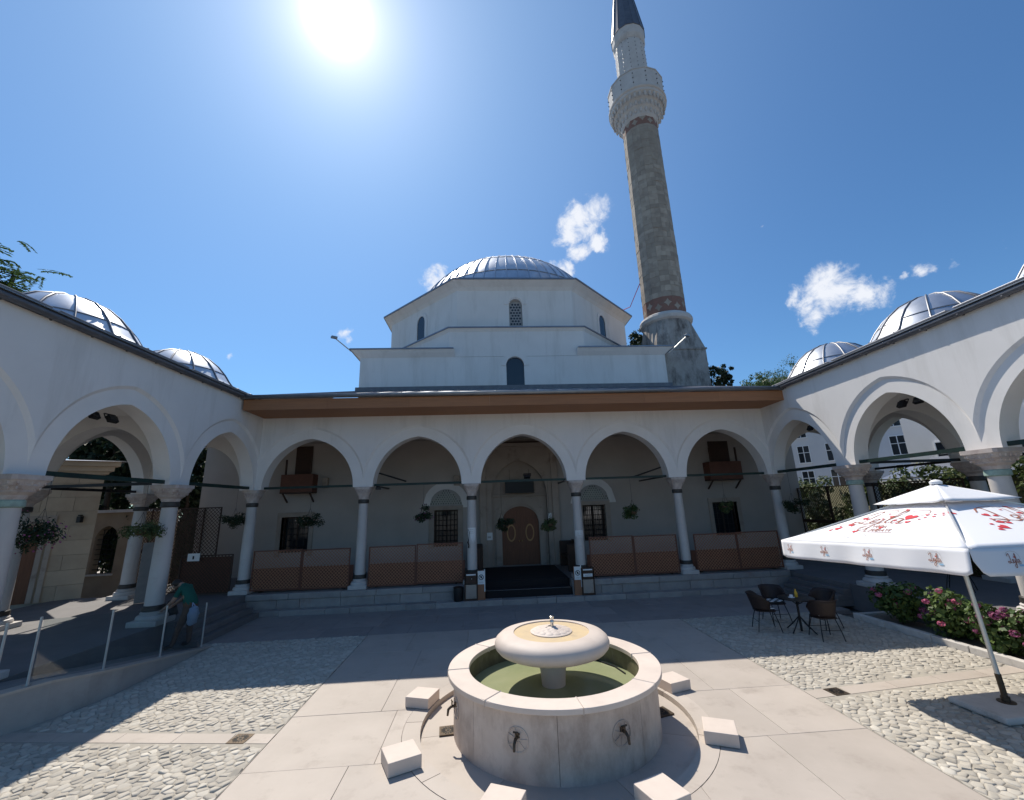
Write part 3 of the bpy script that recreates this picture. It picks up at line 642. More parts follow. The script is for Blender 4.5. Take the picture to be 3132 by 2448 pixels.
for xc, s in ((W1[0],-1),(W2[0],1)):
    P, Q = arch_poly(xc,1.45,3.05,3.78,.72), arch_poly(xc,1.45,3.08,4.12,1.0)
    hood = [p for p in Q if p[1] > 3.0]
    obj('window_hood', extr(MB(), [(xc-1.0,3.02)]+Q[1:-1]+[(xc+1.0,3.02)], YB-.03, YB+.01), 'stucco', mos)
    st = obj('stone_surround', MB().b2((xc-.72,YB-.045,1.40),(xc-.50,YB+.3,2.93)).b2((xc+.50,YB-.045,1.40),(xc+.72,YB+.3,2.93)).b2((xc-.72,YB-.045,2.932),(xc+.72,YB+.3,3.12)), 'portal', mos, bevel=.01)
    grille_window(xc, .5, 1.45, 2.93)
    ly = obj('window_lunette', extr(MB(), [(xc-.70,3.10)]+arch_poly(xc,3.1,3.1,3.77,.70)[1:-1]+[(xc+.70,3.10)], YB-.05, YB+.2), 'gypsum', mos)
    d = MB()
    for r in range(7):
        for q in range(-6, 7):
            x = q*.105+(.052 if r % 2 else 0); z = 3.2+r*.088
            if abs(x) < .64 and z < 3.05+.68*(1-(abs(x)/.72)**1.7)+.03: d.lathe([(.03,0),(.03,.004)], 6, (0,0,0)) if False else d.add([(xc+x+.034*math.cos(a), YB-.053, z+.034*math.sin(a)) for a in [PI/6+PI/3*i for i in range(6)]], [(0,1,2,3,4,5)])
    obj('lunette_piercing', d, 'dark_glass', ly)['kind'] = 'stuff'
for xc in (-8.45, 10.05):
    grille_window(xc, .56, 1.45, 2.86, nx=5, nz=6)
    obj('stone_surround', MB().b2((xc-.74,YB-.04,1.30),(xc-.56,YB+.2,2.86)).b2((xc+.56,YB-.04,1.30),(xc+.74,YB+.2,2.86)).b2((xc-.74,YB-.04,2.862),(xc+.74,YB+.2,3.05)), 'portal', mos, bevel=.01)
# portal: brown stone field, stepped frames, pointed niche, arched double door
pt = obj('portal', wall_with_openings(MB(), -.72, 2.52, FLOOR, 5.62, YB-.16, YB+.01, [(.90,1.20,FLOOR,3.45,4.95)]), 'portal', mos)
for x0, x1 in ((-.80,-.52),(2.32,2.60)): obj('portal_pilaster', MB().b2((x0,YB-.24,FLOOR),(x1,YB-.155,5.55)), 'portal', pt, bevel=.015)
obj('portal_cornice', MB().b2((-.86,YB-.30,5.56),(2.66,YB-.02,5.70)), 'portal', pt, bevel=.02)
obj('portal_cornice_dark_band', MB().b2((-.82,YB-.26,5.70),(2.62,YB-.02,5.76)), 'wood_dark', pt)  # dark moulding line on top of the portal cornice
obj('niche_wall', wall_with_openings(MB(), -.30, 2.10, FLOOR, 5.0, YB+.12, YB+.30, [(.93,.80,FLOOR,2.30,2.98)]), 'portal', pt)
obj('doorway_frame', frame(MB(), arch_poly(.93,FLOOR,2.30,2.98,.80), arch_poly(.93,FLOOR,2.36,3.32,1.06), YB+.05, YB+.125), 'portal', pt)
obj('door_surround', MB().b2((-.30,YB+.0,3.40),(2.10,YB+.118,3.50)), 'portal', pt, bevel=.01)
for s in (-1,1):
    dl = obj('door_leaf', extr(MB(), [(.93,FLOOR+.01),(.93+s*.795,FLOOR+.01)]+[(.93+s*.795*math.cos(k*PI/20),2.30+.68*math.sin(k*PI/20)) for k in range(0,11)], YB+.20, YB+.26), 'wood_door', mos)
    oc = .93+s*.40
    obj('oval_inlay', extr(MB(), [(oc+.19*math.cos(2*PI*k/28), 1.88+.36*math.sin(2*PI*k/28)) for k in range(28)], YB+.19, YB+.203), 'wood_light', dl)
    obj('oval_panel', extr(MB(), [(oc+.14*math.cos(2*PI*k/28), 1.88+.29*math.sin(2*PI*k/28)) for k in range(28)], YB+.182, YB+.192), 'wood_door', dl)
    for z, hh in ((1.25,.14),(2.40,.10)): obj('carved_panel', MB().b2((oc-.2,YB+.19,z-hh),(oc+.2,YB+.203,z+hh)), 'wood_door', dl, bevel=.008)
    obj('knob', MB().sphere((.93+s*.06,YB+.18,1.55), .03, 10, 6), 'brass', dl, smooth=60)
pq = thing('inscription_plaque', 'black inscription plaque hanging under the porch over the portal', 'plaque', (.78,YB-.26,3.62))
a0, a1 = at(1400+310*.46866,1150+765*.46866,1,YB-.28), at(1400+495*.46866,1150+682*.46866,1,YB-.28)
obj('board', MB().b2((a0.x,YB-.30,a0.z),(a1.x,YB-.26,a1.z)), 'black', pq, bevel=.01)
fm = MB(); fm.b2((a0.x-.02,YB-.31,a0.z-.02),(a1.x+.02,YB-.255,a0.z)).b2((a0.x-.02,YB-.31,a1.z),(a1.x+.02,YB-.255,a1.z+.02)); obj('frame', fm, 'black_metal', pq)
obj('hook', MB().bar((a0.x+.2,YB-.28,a1.z),(a0.x+.2,YB-.20,a1.z+.5),.012,.012).bar((a1.x-.2,YB-.28,a1.z),(a1.x-.2,YB-.20,a1.z+.5),.012,.012), 'black_metal', pq)
# ---- hall block above the porch roof
def polyprism(mb, P, z0, z1): return mb.prism(P, z0, z1)
OC = (1.15, 20.85)
blk = [(BX0,YB),(BX1,YB),(BX1,29.1),(BX0,29.1)]
def off(P, d, c=None):
    n = len(P); out = []
    for i in range(n):
        a, b, e = Vector(P[i-1]), Vector(P[i]), Vector(P[(i+1)%n]); n1 = (b-a).normalized(); n2 = (e-b).normalized(); n1 = Vector((n1.y,-n1.x)); n2 = Vector((n2.y,-n2.x))
        m = (n1+n2); m = m/(m.length**2)*2; out.append((b.x+m.x*d, b.y+m.y*d))
    return out
def taper(mb, P, Q, z0, z1):
    n = len(P); mb.add([(*p,z0) for p in P]+[(*q,z1) for q in Q], [tuple(range(n))[::-1],tuple(range(n,2*n))]+[(i,(i+1)%n,n+(i+1)%n,n+i) for i in range(n)]); return mb
obj('hall_wall', wall_with_openings(MB(), BX0, BX1, 6.5, 9.85, YB, YB+.6, [(.95,.42,8.35,9.45,9.86-.03)]).b2((BX0,YB+.6,6.5),(BX1,29.1,9.85)), 'stucco', mos)
# corner shoulders (cavetto eave + lead cap)
for (x0, x1) in ((BX0,-1.86),(3.92,BX1)):
    s = -1 if x0 < 0 else 1
    P = [(x0,YB+.002),(x1,YB+.002),(x1,16.5),(x0,16.5)]
    ex = .16
    Q = [(x0-(ex if s < 0 else -.0),YB-ex),(x1+(ex if s > 0 else 0),YB-ex),(x1+(ex if s > 0 else 0),16.5),(x0-(ex if s < 0 else 0),16.5)]
    Q2 = [(x0-(.38 if s < 0 else -.0),YB-.26),(x1+(.38 if s > 0 else 0),YB-.26),(x1+(.38 if s > 0 else 0),16.5),(x0-(.38 if s < 0 else 0),16.5)]
    sh = obj('shoulder_cornice', taper(taper(MB(), P, Q, 9.851, 10.03), Q, Q2, 10.03, 10.17), 'stucco', mos)
    Q3 = [(a+(.05*(1 if a > 1 else -1)), b-.05 if b < 13 else b) for a, b in Q2]
    obj('shoulder_roof', taper(MB().prism(Q3, 10.172, 10.225), Q3, [(x0+.1,YB+1.2),(x1-.1,YB+1.2),(x1-.1,16.5),(x0+.1,16.5)], 10.226, 10.52), 'lead_roof', sh)
# middle tier: octagon flush with the front wall
def octo(ap, c=OC): r = ap/math.cos(PI/8); return [(c[0]+r*math.cos(PI/8+k*PI/4), c[1]+r*math.sin(PI/8+k*PI/4)) for k in range(8)]
mid = octo(8.25); mid = [(max(BX0+.02,min(BX1-.02,x)), max(YB-.004,y)) for x, y in mid]
fx = [-2.12, 4.32]
mid = [(fx[0],YB-.005),(fx[1],YB-.005),(BX1-.02,YB+(BX1-.02-fx[1])),(BX1-.02,28),(BX0+.02,28),(BX0+.02,YB+(fx[0]-BX0-.02))]
obj('middle_tier', wall_with_openings(MB(), -1.9, 4.1, 9.851, 9.98, YB-.004, YB+.5, [(.95,.30,9.851,9.86,9.86)]) if False else MB().prism(mid, 9.86, 11.12), 'stucco', mos)
mid1, mid2 = off(mid,.10), off(mid,.16)
mc = obj('middle_tier_cornice', taper(MB(), mid, mid1, 11.121, 11.27), 'stucco', mos)
obj('middle_tier_roof', taper(MB().prism(mid2, 11.272, 11.325), mid2, off(mid,-.95), 11.326, 11.62), 'lead_roof', mc)
# drum
DA = 7.2
dr = octo(DA)
fz0, fz1 = 11.3, 13.86
drm = obj('drum_wall', wall_with_openings(MB(), OC[0]-DA*math.tan(PI/8), OC[0]+DA*math.tan(PI/8), fz0, fz1, OC[1]-DA, OC[1]-DA+.6, [(1.16,.34,11.78,13.05,13.40)]).prism(octo(DA-.61),fz0,fz1), 'stucco', mos)
for k in range(8):
    if k == 5: continue
    p, q2 = dr[k], dr[(k+1)%8]; pi_, qi = octo(DA-.6)[k], octo(DA-.6)[(k+1)%8]
    obj('drum_side', MB().prism([p,q2,qi,pi_], fz0, fz1), 'stucco', drm)
obj('drum_cornice', taper(taper(MB(), octo(DA), octo(DA+.12), fz1, fz1+.16), octo(DA+.12), octo(DA+.42), fz1+.16, 14.27), 'stucco', mos)
obj('drum_eave', taper(MB().prism(octo(DA+.47), 14.272, 14.35), octo(DA+.47), octo(6.5), 14.351, 14.60), 'lead_roof', mos)
# side windows of the drum: slim arched niches on the slanted faces
for k, s in ((4,-1),(6,1)):
    ang = PI/8+k*PI/4+PI/8; nrm = Vector((math.cos(ang),math.sin(ang),0)); tan = Vector((-nrm.y,nrm.x,0)); c = Vector((OC[0],OC[1],0))+nrm*DA
    w = MB(); P = arch_poly(0,11.75,13.05,13.42,.34); n = len(P)
    w.add([tuple(c+tan*x+nrm*.015+Vector((0,0,z))) for x, z in P], [tuple(range(n))]); wo_ = obj('drum_window', w, 'dark_glass', mos)
    fq = MB(); Q = arch_poly(0,11.75,13.07,13.62,.52); 
    fq.add([tuple(c+tan*x+nrm*tt+Vector((0,0,z))) for tt in (.0,.05) for R in (P,Q) for x, z in R], sum([[(2*n+i,2*n+i+1,3*n+i+1,3*n+i),(i,i+1,2*n+i+1,2*n+i),(n+i,n+i+1,3*n+i+1,3*n+i)] for i in range(n-1)], []))
    obj('window_hood', fq, 'stucco', wo_)
# front drum window: pierced gypsum screen, and the blind lower window
yw = OC[1]-DA
pw = obj('pierced_window', extr(MB(), arch_poly(1.16,11.78,13.05,13.39,.335), yw+.16, yw+.2), 'gypsum', mos)
for r in range(9):
    for q in range(-2, 3):
        x, z = 1.16+q*.15+(.075 if r % 2 else 0), 11.9+r*.155
        if abs(x-1.16) < .27 and z < 13.2:
            obj('round_pane', MB().add([(x+.058*math.cos(2*PI*i/12), yw+.156, z+.058*math.sin(2*PI*i/12)) for i in range(12)], [tuple(range(12))[::-1]]), 'dark_glass', pw)
obj('window_label', frame(MB(), arch_poly(1.16,13.0,13.06,13.46,.40)[1:-1], arch_poly(1.16,13.0,13.10,13.72,.60)[1:-1], yw-.028, yw+.01), 'stucco', mos)
obj('lower_window', extr(MB(), arch_poly(.95,8.35,9.40,9.83,.42), YB+.12, YB+.16), 'dark_glass', mos)
obj('lower_window_hood', frame(MB(), arch_poly(.95,9.3,9.40,9.86,.44)[1:-1], arch_poly(.95,9.3,9.42,10.16,.66)[1:-1], YB-.032, YB+.02), 'stucco', mos)
# dome
DZ, DR = 12.5, 6.83
pr = [(DR*math.cos(a), DZ+DR*math.sin(a)) for a in [math.radians(17+73*k/26) for k in range(27)]]; pr[-1] = (.01, DZ+DR)
dome = obj('dome', MB().lathe(pr, 96, (OC[0],OC[1],0), cap=False), 'lead', mos, smooth=60)
for q in range(60):
    a = 2*PI*(q+.5)/60; obj('dome_rib', MB().tube([(OC[0]+(r+.02)*math.cos(a), OC[1]+(r+.02)*math.sin(a), z+.01) for r, z in pr[:-3:2]], .034, 5), 'lead', dome, smooth=60)
for zz in (15.9, 17.6):
    rr = math.sqrt(DR*DR-(zz-DZ)**2)+.01; obj('dome_seam', MB().tube([(OC[0]+rr*math.cos(2*PI*i/96), OC[1]+rr*math.sin(2*PI*i/96), zz) for i in range(96)], .022, 5, True), 'lead_seam', dome, smooth=60)
obj('dome_foot', MB().lathe([(6.62,14.5),(6.66,14.52),(6.66,14.62),(6.56,14.66)], 96, (OC[0],OC[1],0), cap=False), 'lead_dark', dome)
obj('finial', MB().lathe([(.10,19.3),(.05,19.5),(.14,19.68),(.05,19.82),(.10,19.95),(.03,20.1),(.06,20.2),(.01,20.5)], 12, (OC[0],OC[1],0)), 'lead_dark', mos, smooth=60)
# lamps on arms at the shoulder corners
for s, p0, p1 in ((-1,(1000+135*.5495,700+683*.5495),(1000+40*.5495,700+605*.5495)),(1,(1000+1905*.5495,700+690*.5495),(1000+2005*.5495,700+595*.5495))):
    A, B = at(*p0,1,YB-.2), at(*p1,1,YB-1.0 if s < 0 else YB-.9)
    t = thing('roof_floodlight', 'small floodlight on a long arm at the %s eave corner of the mosque hall' % ('left' if s < 0 else 'right'), 'floodlight', tuple(A), 'floodlights on arms at the hall eaves')
    obj('arm', MB().tube([A,B], .025, 6), 'alu', t)
    obj('lamp_head', MB().box(B, (.26,.16,.1), .6), 'zinc', t, bevel=.02)
# ================================================================== MINARET
MC = (9.42, 14.55)
mn = thing('minaret', 'tall weathered stone minaret with balcony and dark pointed lead cap', 'minaret', (MC[0],MC[1],0))
SQ = [(MC[0]-1.4,MC[1]-1.32),(MC[0]+1.26,MC[1]-1.32),(MC[0]+1.26,MC[1]+1.5),(MC[0]-1.4,MC[1]+1.5)]
obj('base', MB().prism(SQ, -.1, 10.42), 'minaret_base', mn)
NS = 14
def ngon(r, z, n=NS, c=MC): return [(c[0]+r*math.cos(2*PI*k/n+PI/n), c[1]+r*math.sin(2*PI*k/n+PI/n), z) for k in range(n)]
# transition from square to polygon
tv = []; n4 = 28
def sqp(h, k): 
    a = 2*PI*(k+.5)/n4; x, y = math.cos(a), math.sin(a); q = max(abs(x),abs(y)); return x/q*h, y/q*h
b0 = [(MC[0]+sqp(1.26,k)[0], MC[1]+sqp(1.32,k)[1], 10.42) for k in range(n4)]; b1 = [(MC[0]+1.22*math.cos(2*PI*(k+.5)/n4), MC[1]+1.22*math.sin(2*PI*(k+.5)/n4), 12.15) for k in range(n4)]
obj('transition', MB().add(b0+b1, [(k,(k+1)%n4,n4+(k+1)%n4,n4+k) for k in range(n4)]+[tuple(range(n4,2*n4))]), 'minaret_base', mn)
obj('base_coping', MB().prism([(x+(.05 if x > MC[0] else -.05), y+(.05 if y > MC[1] else -.05)) for x, y in SQ], 10.36, 10.44), 'minaret_base', mn)
obj('lower_ring', MB().lathe([(1.23,12.12),(1.34,12.2),(1.38,12.36),(1.32,12.5),(1.2,12.58)], NS*2, (*MC,0)), 'minaret_light', mn)
obj('shaft_core', MB().lathe([(1.09,12.5),(1.0,25.6)], NS, (*MC,0), a0=PI/NS), 'minaret', mn)
def shaft_r(z): return 1.13-(z-12.5)*.0066
blocks = []; z = 13.46; row = 0
while z < 24.75:
    h = .30+.07*math.sin(row*2.3); h = min(h, 24.8-z)
    for k in range(NS):
        a0, a1 = 2*PI*k/NS+PI/NS, 2*PI*(k+1)/NS+PI/NS; am = (a0+a1)/2
        split = [0,1] if (row+k) % 2 else [0,.5+.12*math.sin(row*1.3+k),1]
        for u0, u1 in zip(split[:-1], split[1:]):
            r = shaft_r(z)+RNG.normal(0,.006); P = []
            for rr in (r, r-.14):
                A = Vector((MC[0]+rr*math.cos(a0), MC[1]+rr*math.sin(a0))); B = Vector((MC[0]+rr*math.cos(a1), MC[1]+rr*math.sin(a1))); P.append((A.lerp(B,u0+.006),A.lerp(B,u1-.006)))
            Q = [P[0][0],P[0][1],P[1][1],P[1][0]]
            d = math.cos(am)*(CAM.x-MC[0])+math.sin(am)*(CAM.y-MC[1]); blocks.append((d <= 0, z, MB().prism([tuple(q) for q in Q], z+.004, z+h-.004)))
    z += h; row += 1
vis_b = [b for b in blocks if not b[0]]; vis_b.sort(key=lambda b: b[1])
for b in vis_b[:300]: obj('shaft_stone', b[2], 'minaret', mn)
rest = MB()
for b in vis_b[300:]+[b for b in blocks if b[0]]: rest.add(b[2].v, b[2].f)
obj('shaft_stones', rest, 'minaret', mn, kind='stuff')
def star_band(z0, z1, inv):
    obj('brick_band', MB().lathe([(shaft_r(z0)-.004,z0),(shaft_r(z1)-.004,z1)], NS, (*MC,0), a0=PI/NS), 'brick_red', mn)
    for k in range(NS):
        a0, a1 = 2*PI*k/NS+PI/NS, 2*PI*(k+1)/NS+PI/NS; am = (a0+a1)/2; nr = Vector((math.cos(am),math.sin(am),0)); tn = Vector((-nr.y,nr.x,0))
        if nr.x*(CAM.x-MC[0])+nr.y*(CAM.y-MC[1]) < -2: continue
        c = Vector((*MC,0))+nr*(shaft_r((z0+z1)/2)*math.cos(PI/NS)+.004); zc = (z0+z1)/2+(.10 if k % 2 else -.10); h = (z1-z0)
        P = []
        for i in range(8): rr = (.20 if i % 2 == 0 else .11); P.append(c+tn*(rr*math.cos(i*PI/4))+Vector((0,0,zc+rr*1.15*math.sin(i*PI/4))))
        obj('star_tile', MB().add([tuple(p) for p in P], [tuple(range(8))]), 'minaret', mn)
star_band(12.55, 13.46, 0); star_band(24.8, 25.55, 1)
# balcony with stalactite corbelling
NB = 14
bal = obj('balcony_corbel', MB().lathe([(1.03,25.35),(1.12,25.5),(1.15,25.75),(1.31,25.95),(1.34,26.15),(1.50,26.35),(1.53,26.5),(1.67,26.62),(1.69,26.8)], NB*2, (*MC,0), a0=PI/NB), 'minaret_light', mn)
for r, z, n, h in ((1.17,25.72,24,.28),(1.36,26.1,28,.30),(1.57,26.45,34,.34)):
    for k in range(n):
        a = 2*PI*k/n; p = (MC[0]+r*math.cos(a), MC[1]+r*math.sin(a), z)
        obj('stalactite', MB().lathe([(.02,-h*.55),(.075,-h*.2),(.085,h*.3),(.05,h*.42)], 6, p), 'minaret_light', bal)
obj('balcony_slab', MB().lathe([(1.71,26.79),(1.76,26.85),(1.76,26.93),(1.68,26.98)], NB*2, (*MC,0), a0=PI/NB), 'minaret_light', mn)
for k in range(NB):
    A, B = ngon(1.68,0,NB)[k], ngon(1.68,0,NB)[(k+1)%NB]; Ai, Bi = ngon(1.57,0,NB)[k], ngon(1.57,0,NB)[(k+1)%NB]
    pn = obj('parapet_panel', MB().prism([A[:2],B[:2],Bi[:2],Ai[:2]], 26.975, 28.25), 'minaret_light', mn, bevel=.01)
    for zz in (27.25,27.6,27.95):
        nx, ny = A[0]-MC[0], A[1]-MC[1]; q = 1.012; obj('bolt', MB().sphere((MC[0]+nx*q, MC[1]+ny*q, zz), .035, 6, 4), 'black_metal', pn)
obj('parapet_cap', MB().lathe([(1.54,28.25),(1.71,28.25),(1.71,28.33),(1.54,28.33)], NB, (*MC,0), a0=PI/NB, cap=False), 'minaret_light', mn)
nk = obj('neck', MB().lathe([(1.0,26.9),(.93,32.0)], NS, (*MC,0), a0=PI/NS), 'minaret_light', mn)
for k in range(NS):
    for zz in [28.7+.33*i for i in range(10)]:
        a = 2*PI*k/NS+PI/NS; r = 1.0-(zz-26.9)*.0137
        if math.cos(a)*(CAM.x-MC[0])+math.sin(a)*(CAM.y-MC[1]) > 0: obj('bolt', MB().sphere((MC[0]+r*math.cos(a), MC[1]+r*math.sin(a), zz), .03, 5, 3), 'black_metal', nk)
obj('cap_ring', MB().lathe([(.95,31.8),(1.04,32.1),(1.06,32.7),(1.02,32.76)], NS, (*MC,0), a0=PI/NS), 'minaret_light', mn)
cp = obj('lead_cap', MB().lathe([(1.10,32.7),(1.08,32.8),(.62,36.5),(.28,39.6),(.03,42.5)], NS, (*MC,0), a0=PI/NS), 'lead_dark', mn)
for k in range(NS):
    a = 2*PI*k/NS+PI/NS; obj('cap_seam', MB().tube([(MC[0]+r*math.cos(a), MC[1]+r*math.sin(a), z) for r, z in ((1.09,32.8),(.63,36.5),(.29,39.6))], .022, 4), 'lead_dark', cp)
cb = MB().tube([(6.9,OC[1]-3.0,14.15),(8.3,16.5,14.35),(MC[0]-1.1,MC[1]+.2,14.9)], .022, 5)
tag(obj('red_cable', cb, 'print_red'), 'thin red cable strung from the drum to the minaret', 'cable')
# ================================================================== FOUNTAIN
fo = thing('fountain', 'round cream stone fountain with mushroom-shaped bowl over green water', 'fountain', (FC[0],FC[1],-.07))
RW, RI, RO, ZR = 1.475, 1.25, 1.555, .72
NSEG = 8; a00 = math.radians(-97)
for k in range(NSEG):
    a = a00+2*PI*k/NSEG
    obj('basin_panel', arc_seg(RI+.02,RW,a+.0016,a+2*PI/NSEG-.0016,-.10,ZR-.065,14), 'lime_wall', fo)
    rs = arc_seg(RI,RO,a+.0014+.2,a+2*PI/NSEG-.0014+.2,ZR-.063,ZR,14)
    obj('rim_stone', rs, 'lime', fo, bevel=.008)
obj('inner_lining', MB().lathe([(RI+.022,.0),(RI+.016,.0),(RI+.016,ZR-.066),(RI+.022,ZR-.066)], 64, (*FC,0), cap=False), 'algae', fo, smooth=40)
obj('basin_floor', MB().lathe([(RI+.03,-.09),(RI+.03,.02)], 48, (*FC,0)), 'lime_wall', fo)
obj('stem', MB().lathe([(.34,.0),(.26,.08),(.20,.2),(.175,.42),(.19,.6),(.23,.76),(.34,.87)], 36, (*FC,0)), 'lime', fo, smooth=40)
obj('bowl', MB().lathe([(.30,.855),(.55,.855),(.73,.868),(.81,.90),(.855,.95),(.865,1.0),(.845,1.055),(.79,1.10),(.70,1.125),(.60,1.135),(.575,1.137),(.572,1.12),(.01,1.12)], 64, (*FC,0), cap=False), 'lime', fo, smooth=35)
obj('bowl_water_stain', MB().lathe([(.572,1.121),(.30,1.123),(.01,1.123)], 64, (*FC,0), cap=False), 'ochre', fo)
sc = obj('scale_disc', MB().lathe([(.318,1.12),(.318,1.136),(.30,1.144),(.15,1.172),(.01,1.188)], 40, (*FC,0), cap=False), 'lime', fo, smooth=50)
for r, n, o_ in ((.235,14,0),(.18,11,.3),(.12,8,.1),(.06,5,.5)):
    for k in range(n):
        a = 2*PI*k/n+o_; p = Vector((FC[0]+r*math.cos(a), FC[1]+r*math.sin(a), 1.132+(.315-r)*.21)); w = .066 if r > .1 else .045
        m = MB(); P = [(0,0,.016)]+[(w*.85*math.cos(t)+.012, w*math.sin(t), .004) for t in [2*PI*i/14 for i in range(14)]]
        q = [(.8*x,.8*y,.014) for x, y, z in P[1:]]
        m.add(P[1:]+q, [(i,(i+1)%14,14+(i+1)%14,14+i) for i in range(14)]+[tuple(range(14,28))]); m.xf(Matrix.Translation(p) @ Matrix.Rotation(a,4,'Z') @ Matrix.Rotation(.22,4,'Y'))
        obj('scale', m, 'lime', sc, smooth=40)
nz_ = obj('nozzle', MB().lathe([(.045,1.17),(.05,1.185),(.028,1.195),(.024,1.235),(.034,1.25),(.034,1.27),(.022,1.285),(.028,1.30),(.034,1.335),(.026,1.34)], 14, (FC[0]+.02,FC[1],0)), 'steel', fo, smooth=40)
water = structure('water', MB().lathe([(RI+.018,.40),(RI+.018,.415)], 64, (*FC,0)), 'water')
def tap(ang, label=None):
    p = Vector((FC[0]+RW*math.cos(ang), FC[1]+RW*math.sin(ang), .36)); R = Matrix.Translation(p) @ Matrix.Rotation(ang,4,'Z')
    t = obj('tap', MB().tube([(0,0,.03),(.07,0,.03),(.11,0,.0),(.12,0,-.07)], [.018,.02,.018,.014], 8).tube([(.06,0,.03),(.06,0,.09)], .01, 6).tube([(.06,-.03,.095),(.06,.03,.095)], .01, 6).lathe([(.028,-.0),(.028,.05)],8,(.0,0,.02)).xf(R), 'bronze', fo, smooth=50)
    ro = MB()
    for k in range(7):
        b = 2*PI*k/7+.3; ro.box((0,0,0),(.006,.010,.11), m=R @ Matrix.Translation((.003,0,.0)) @ Matrix.Rotation(b,4,'X') @ Matrix.Translation((0,0,.075)))
    pts = [R @ Vector((.004, .13*math.cos(2*PI*k/28), .13*math.sin(2*PI*k/28))) for k in range(28)]; ro.tube(pts, .007, 5, True)
    obj('rosette', ro, 'lime_wall', t)
for deg in (-115.5,-66,-163,14,60,105,150): tap(math.radians(deg))
obj('jet_pipe', MB().tube([(FC[0]+.62,FC[1]+1.02,.45),(FC[0]+.62,FC[1]+1.02,.50),(FC[0]+.70,FC[1]+.98,.52)], .014, 6), 'steel', fo)
obj('edge_hose', MB().tube([(FC[0]+.55,FC[1]+1.1,.425),(FC[0]+.85,FC[1]+.86,.425),(FC[0]+1.08,FC[1]+.5,.425),(FC[0]+1.15,FC[1]+.2,.425)], .012, 6), 'black', fo)
def q3(a, b, z): return at(1150+a*.5495, 1830+b*.5495, 2, z)
seats = [('by the left cobbles, farther back', [(165,548),(280,562),(355,503),(240,490)]), ('left of the fountain, nearest the camera on that side', [(15,835),(45,905),(235,865),(205,810)]),
         ('at the right rear, half hidden by the basin rim', [(1560,455),(1635,468),(1740,440),(1650,398)]), ('right of the fountain on the parasol side', [(1818,735),(2008,755),(1998,680),(1820,665)]),
         ('in front of the basin near its right tap', [(1430,1035),(1590,965),(1750,1080),(1590,1160)]), ('in front of the basin, cut by the picture edge', [(600,1060),(815,1085),(800,1170),(580,1150)])]
for lb, P in seats:
    c = sum((q3(a,b,.15) for a, b in P), Vector())/len(P); dv = Vector((c.x-FC[0], c.y-FC[1])); ang = math.atan2(dv.y, dv.x); rr = max(2.13, min(2.25, dv.length))
    px, py = FC[0]+rr*math.cos(ang), FC[1]+rr*math.sin(ang)
    o = obj('stone_seat', MB().box((0,0,.074),(.40,.40,.146)), 'lime', loc=(px,py,.003), rz=ang, bevel=.008); tag(o, 'low square cream stone seat '+lb, 'stone seat', 'stone seats round the fountain')
# ================================================================== PLANTER AND HYDRANGEAS
def leaf_mesh(name, pts, nrm, size, mat, parent=None, asp=.55, seed=1, kind=None, curl=.25):
    rg = np.random.default_rng(seed); n = len(pts); pts = np.asarray(pts, float); nrm = np.asarray(nrm, float)
    t = rg.normal(size=(n,3)); t -= (t*nrm).sum(1)[:,None]*nrm/np.maximum(1e-6,(nrm*nrm).sum(1))[:,None]; t /= np.linalg.norm(t,axis=1)[:,None]
    b = np.cross(nrm, t); b /= np.maximum(1e-6,np.linalg.norm(b,axis=1))[:,None]
    s = (np.asarray(size)*rg.uniform(.65,1.25,n))[:,None]
    v = np.stack([pts-t*s*.5, pts+b*s*asp*.5+nrm*s*curl*.3, pts+t*s*.5-nrm*s*curl*.3, pts-b*s*asp*.5+nrm*s*curl*.3], 1).reshape(-1,3)
    me = bpy.data.meshes.new(name); me.vertices.add(4*n); me.vertices.foreach_set('co', v.ravel()); me.loops.add(4*n); me.loops.foreach_set('vertex_index', np.arange(4*n))
    me.polygons.add(n); me.polygons.foreach_set('loop_start', np.arange(n)*4); me.polygons.foreach_set('loop_total', np.full(n,4)); me.update(calc_edges=True)
    me.materials.append(MATS[mat]); a = me.attributes.new('v','FLOAT','FACE'); a.data.foreach_set('value', rg.random(n))
    o = link(name, me, parent)
    if kind: o['kind'] = kind
    return o
def blob_points(centers, radii, n, seed, shell=.55, zs=1.):
    rg = np.random.default_rng(seed); k = rg.integers(0, len(centers), n); d = rg.normal(size=(n,3)); d /= np.linalg.norm(d,axis=1)[:,None]
    r = np.asarray(radii)[k]*(shell+(1-shell)*rg.random(n))**.7; d[:,2] *= zs
    nr = d+rg.normal(size=(n,3))*.6+np.array([0,0,.5]); nr /= np.linalg.norm(nr,axis=1)[:,None]
    return np.asarray(centers)[k]+d*r[:,None], nr
structure('flower_bed', MB().b2((8.74,-5,-.1),(9.45,4.78,.07)), 'earth')
kb = thing('kerb', 'pale stone kerb along the hydrangea bed', 'kerb', (8.67,1.5,0))
y = 4.95; k = 0
while y > -4.5:
    L = (.85,1.05,.7,.95)[k % 4]; x = 8.60+.02*(4.9-y)*.3
    obj('kerb_stone', MB().b2((x,y-L+.006,-.08),(x+.13,y-.006,.125+.006*math.sin(k*2))), 'kerbstone', kb, bevel=.012); y -= L; k += 1
obj('kerb_return', MB().b2((8.75,4.83,-.08),(9.55,4.945,.125)), 'kerbstone', kb, bevel=.012)
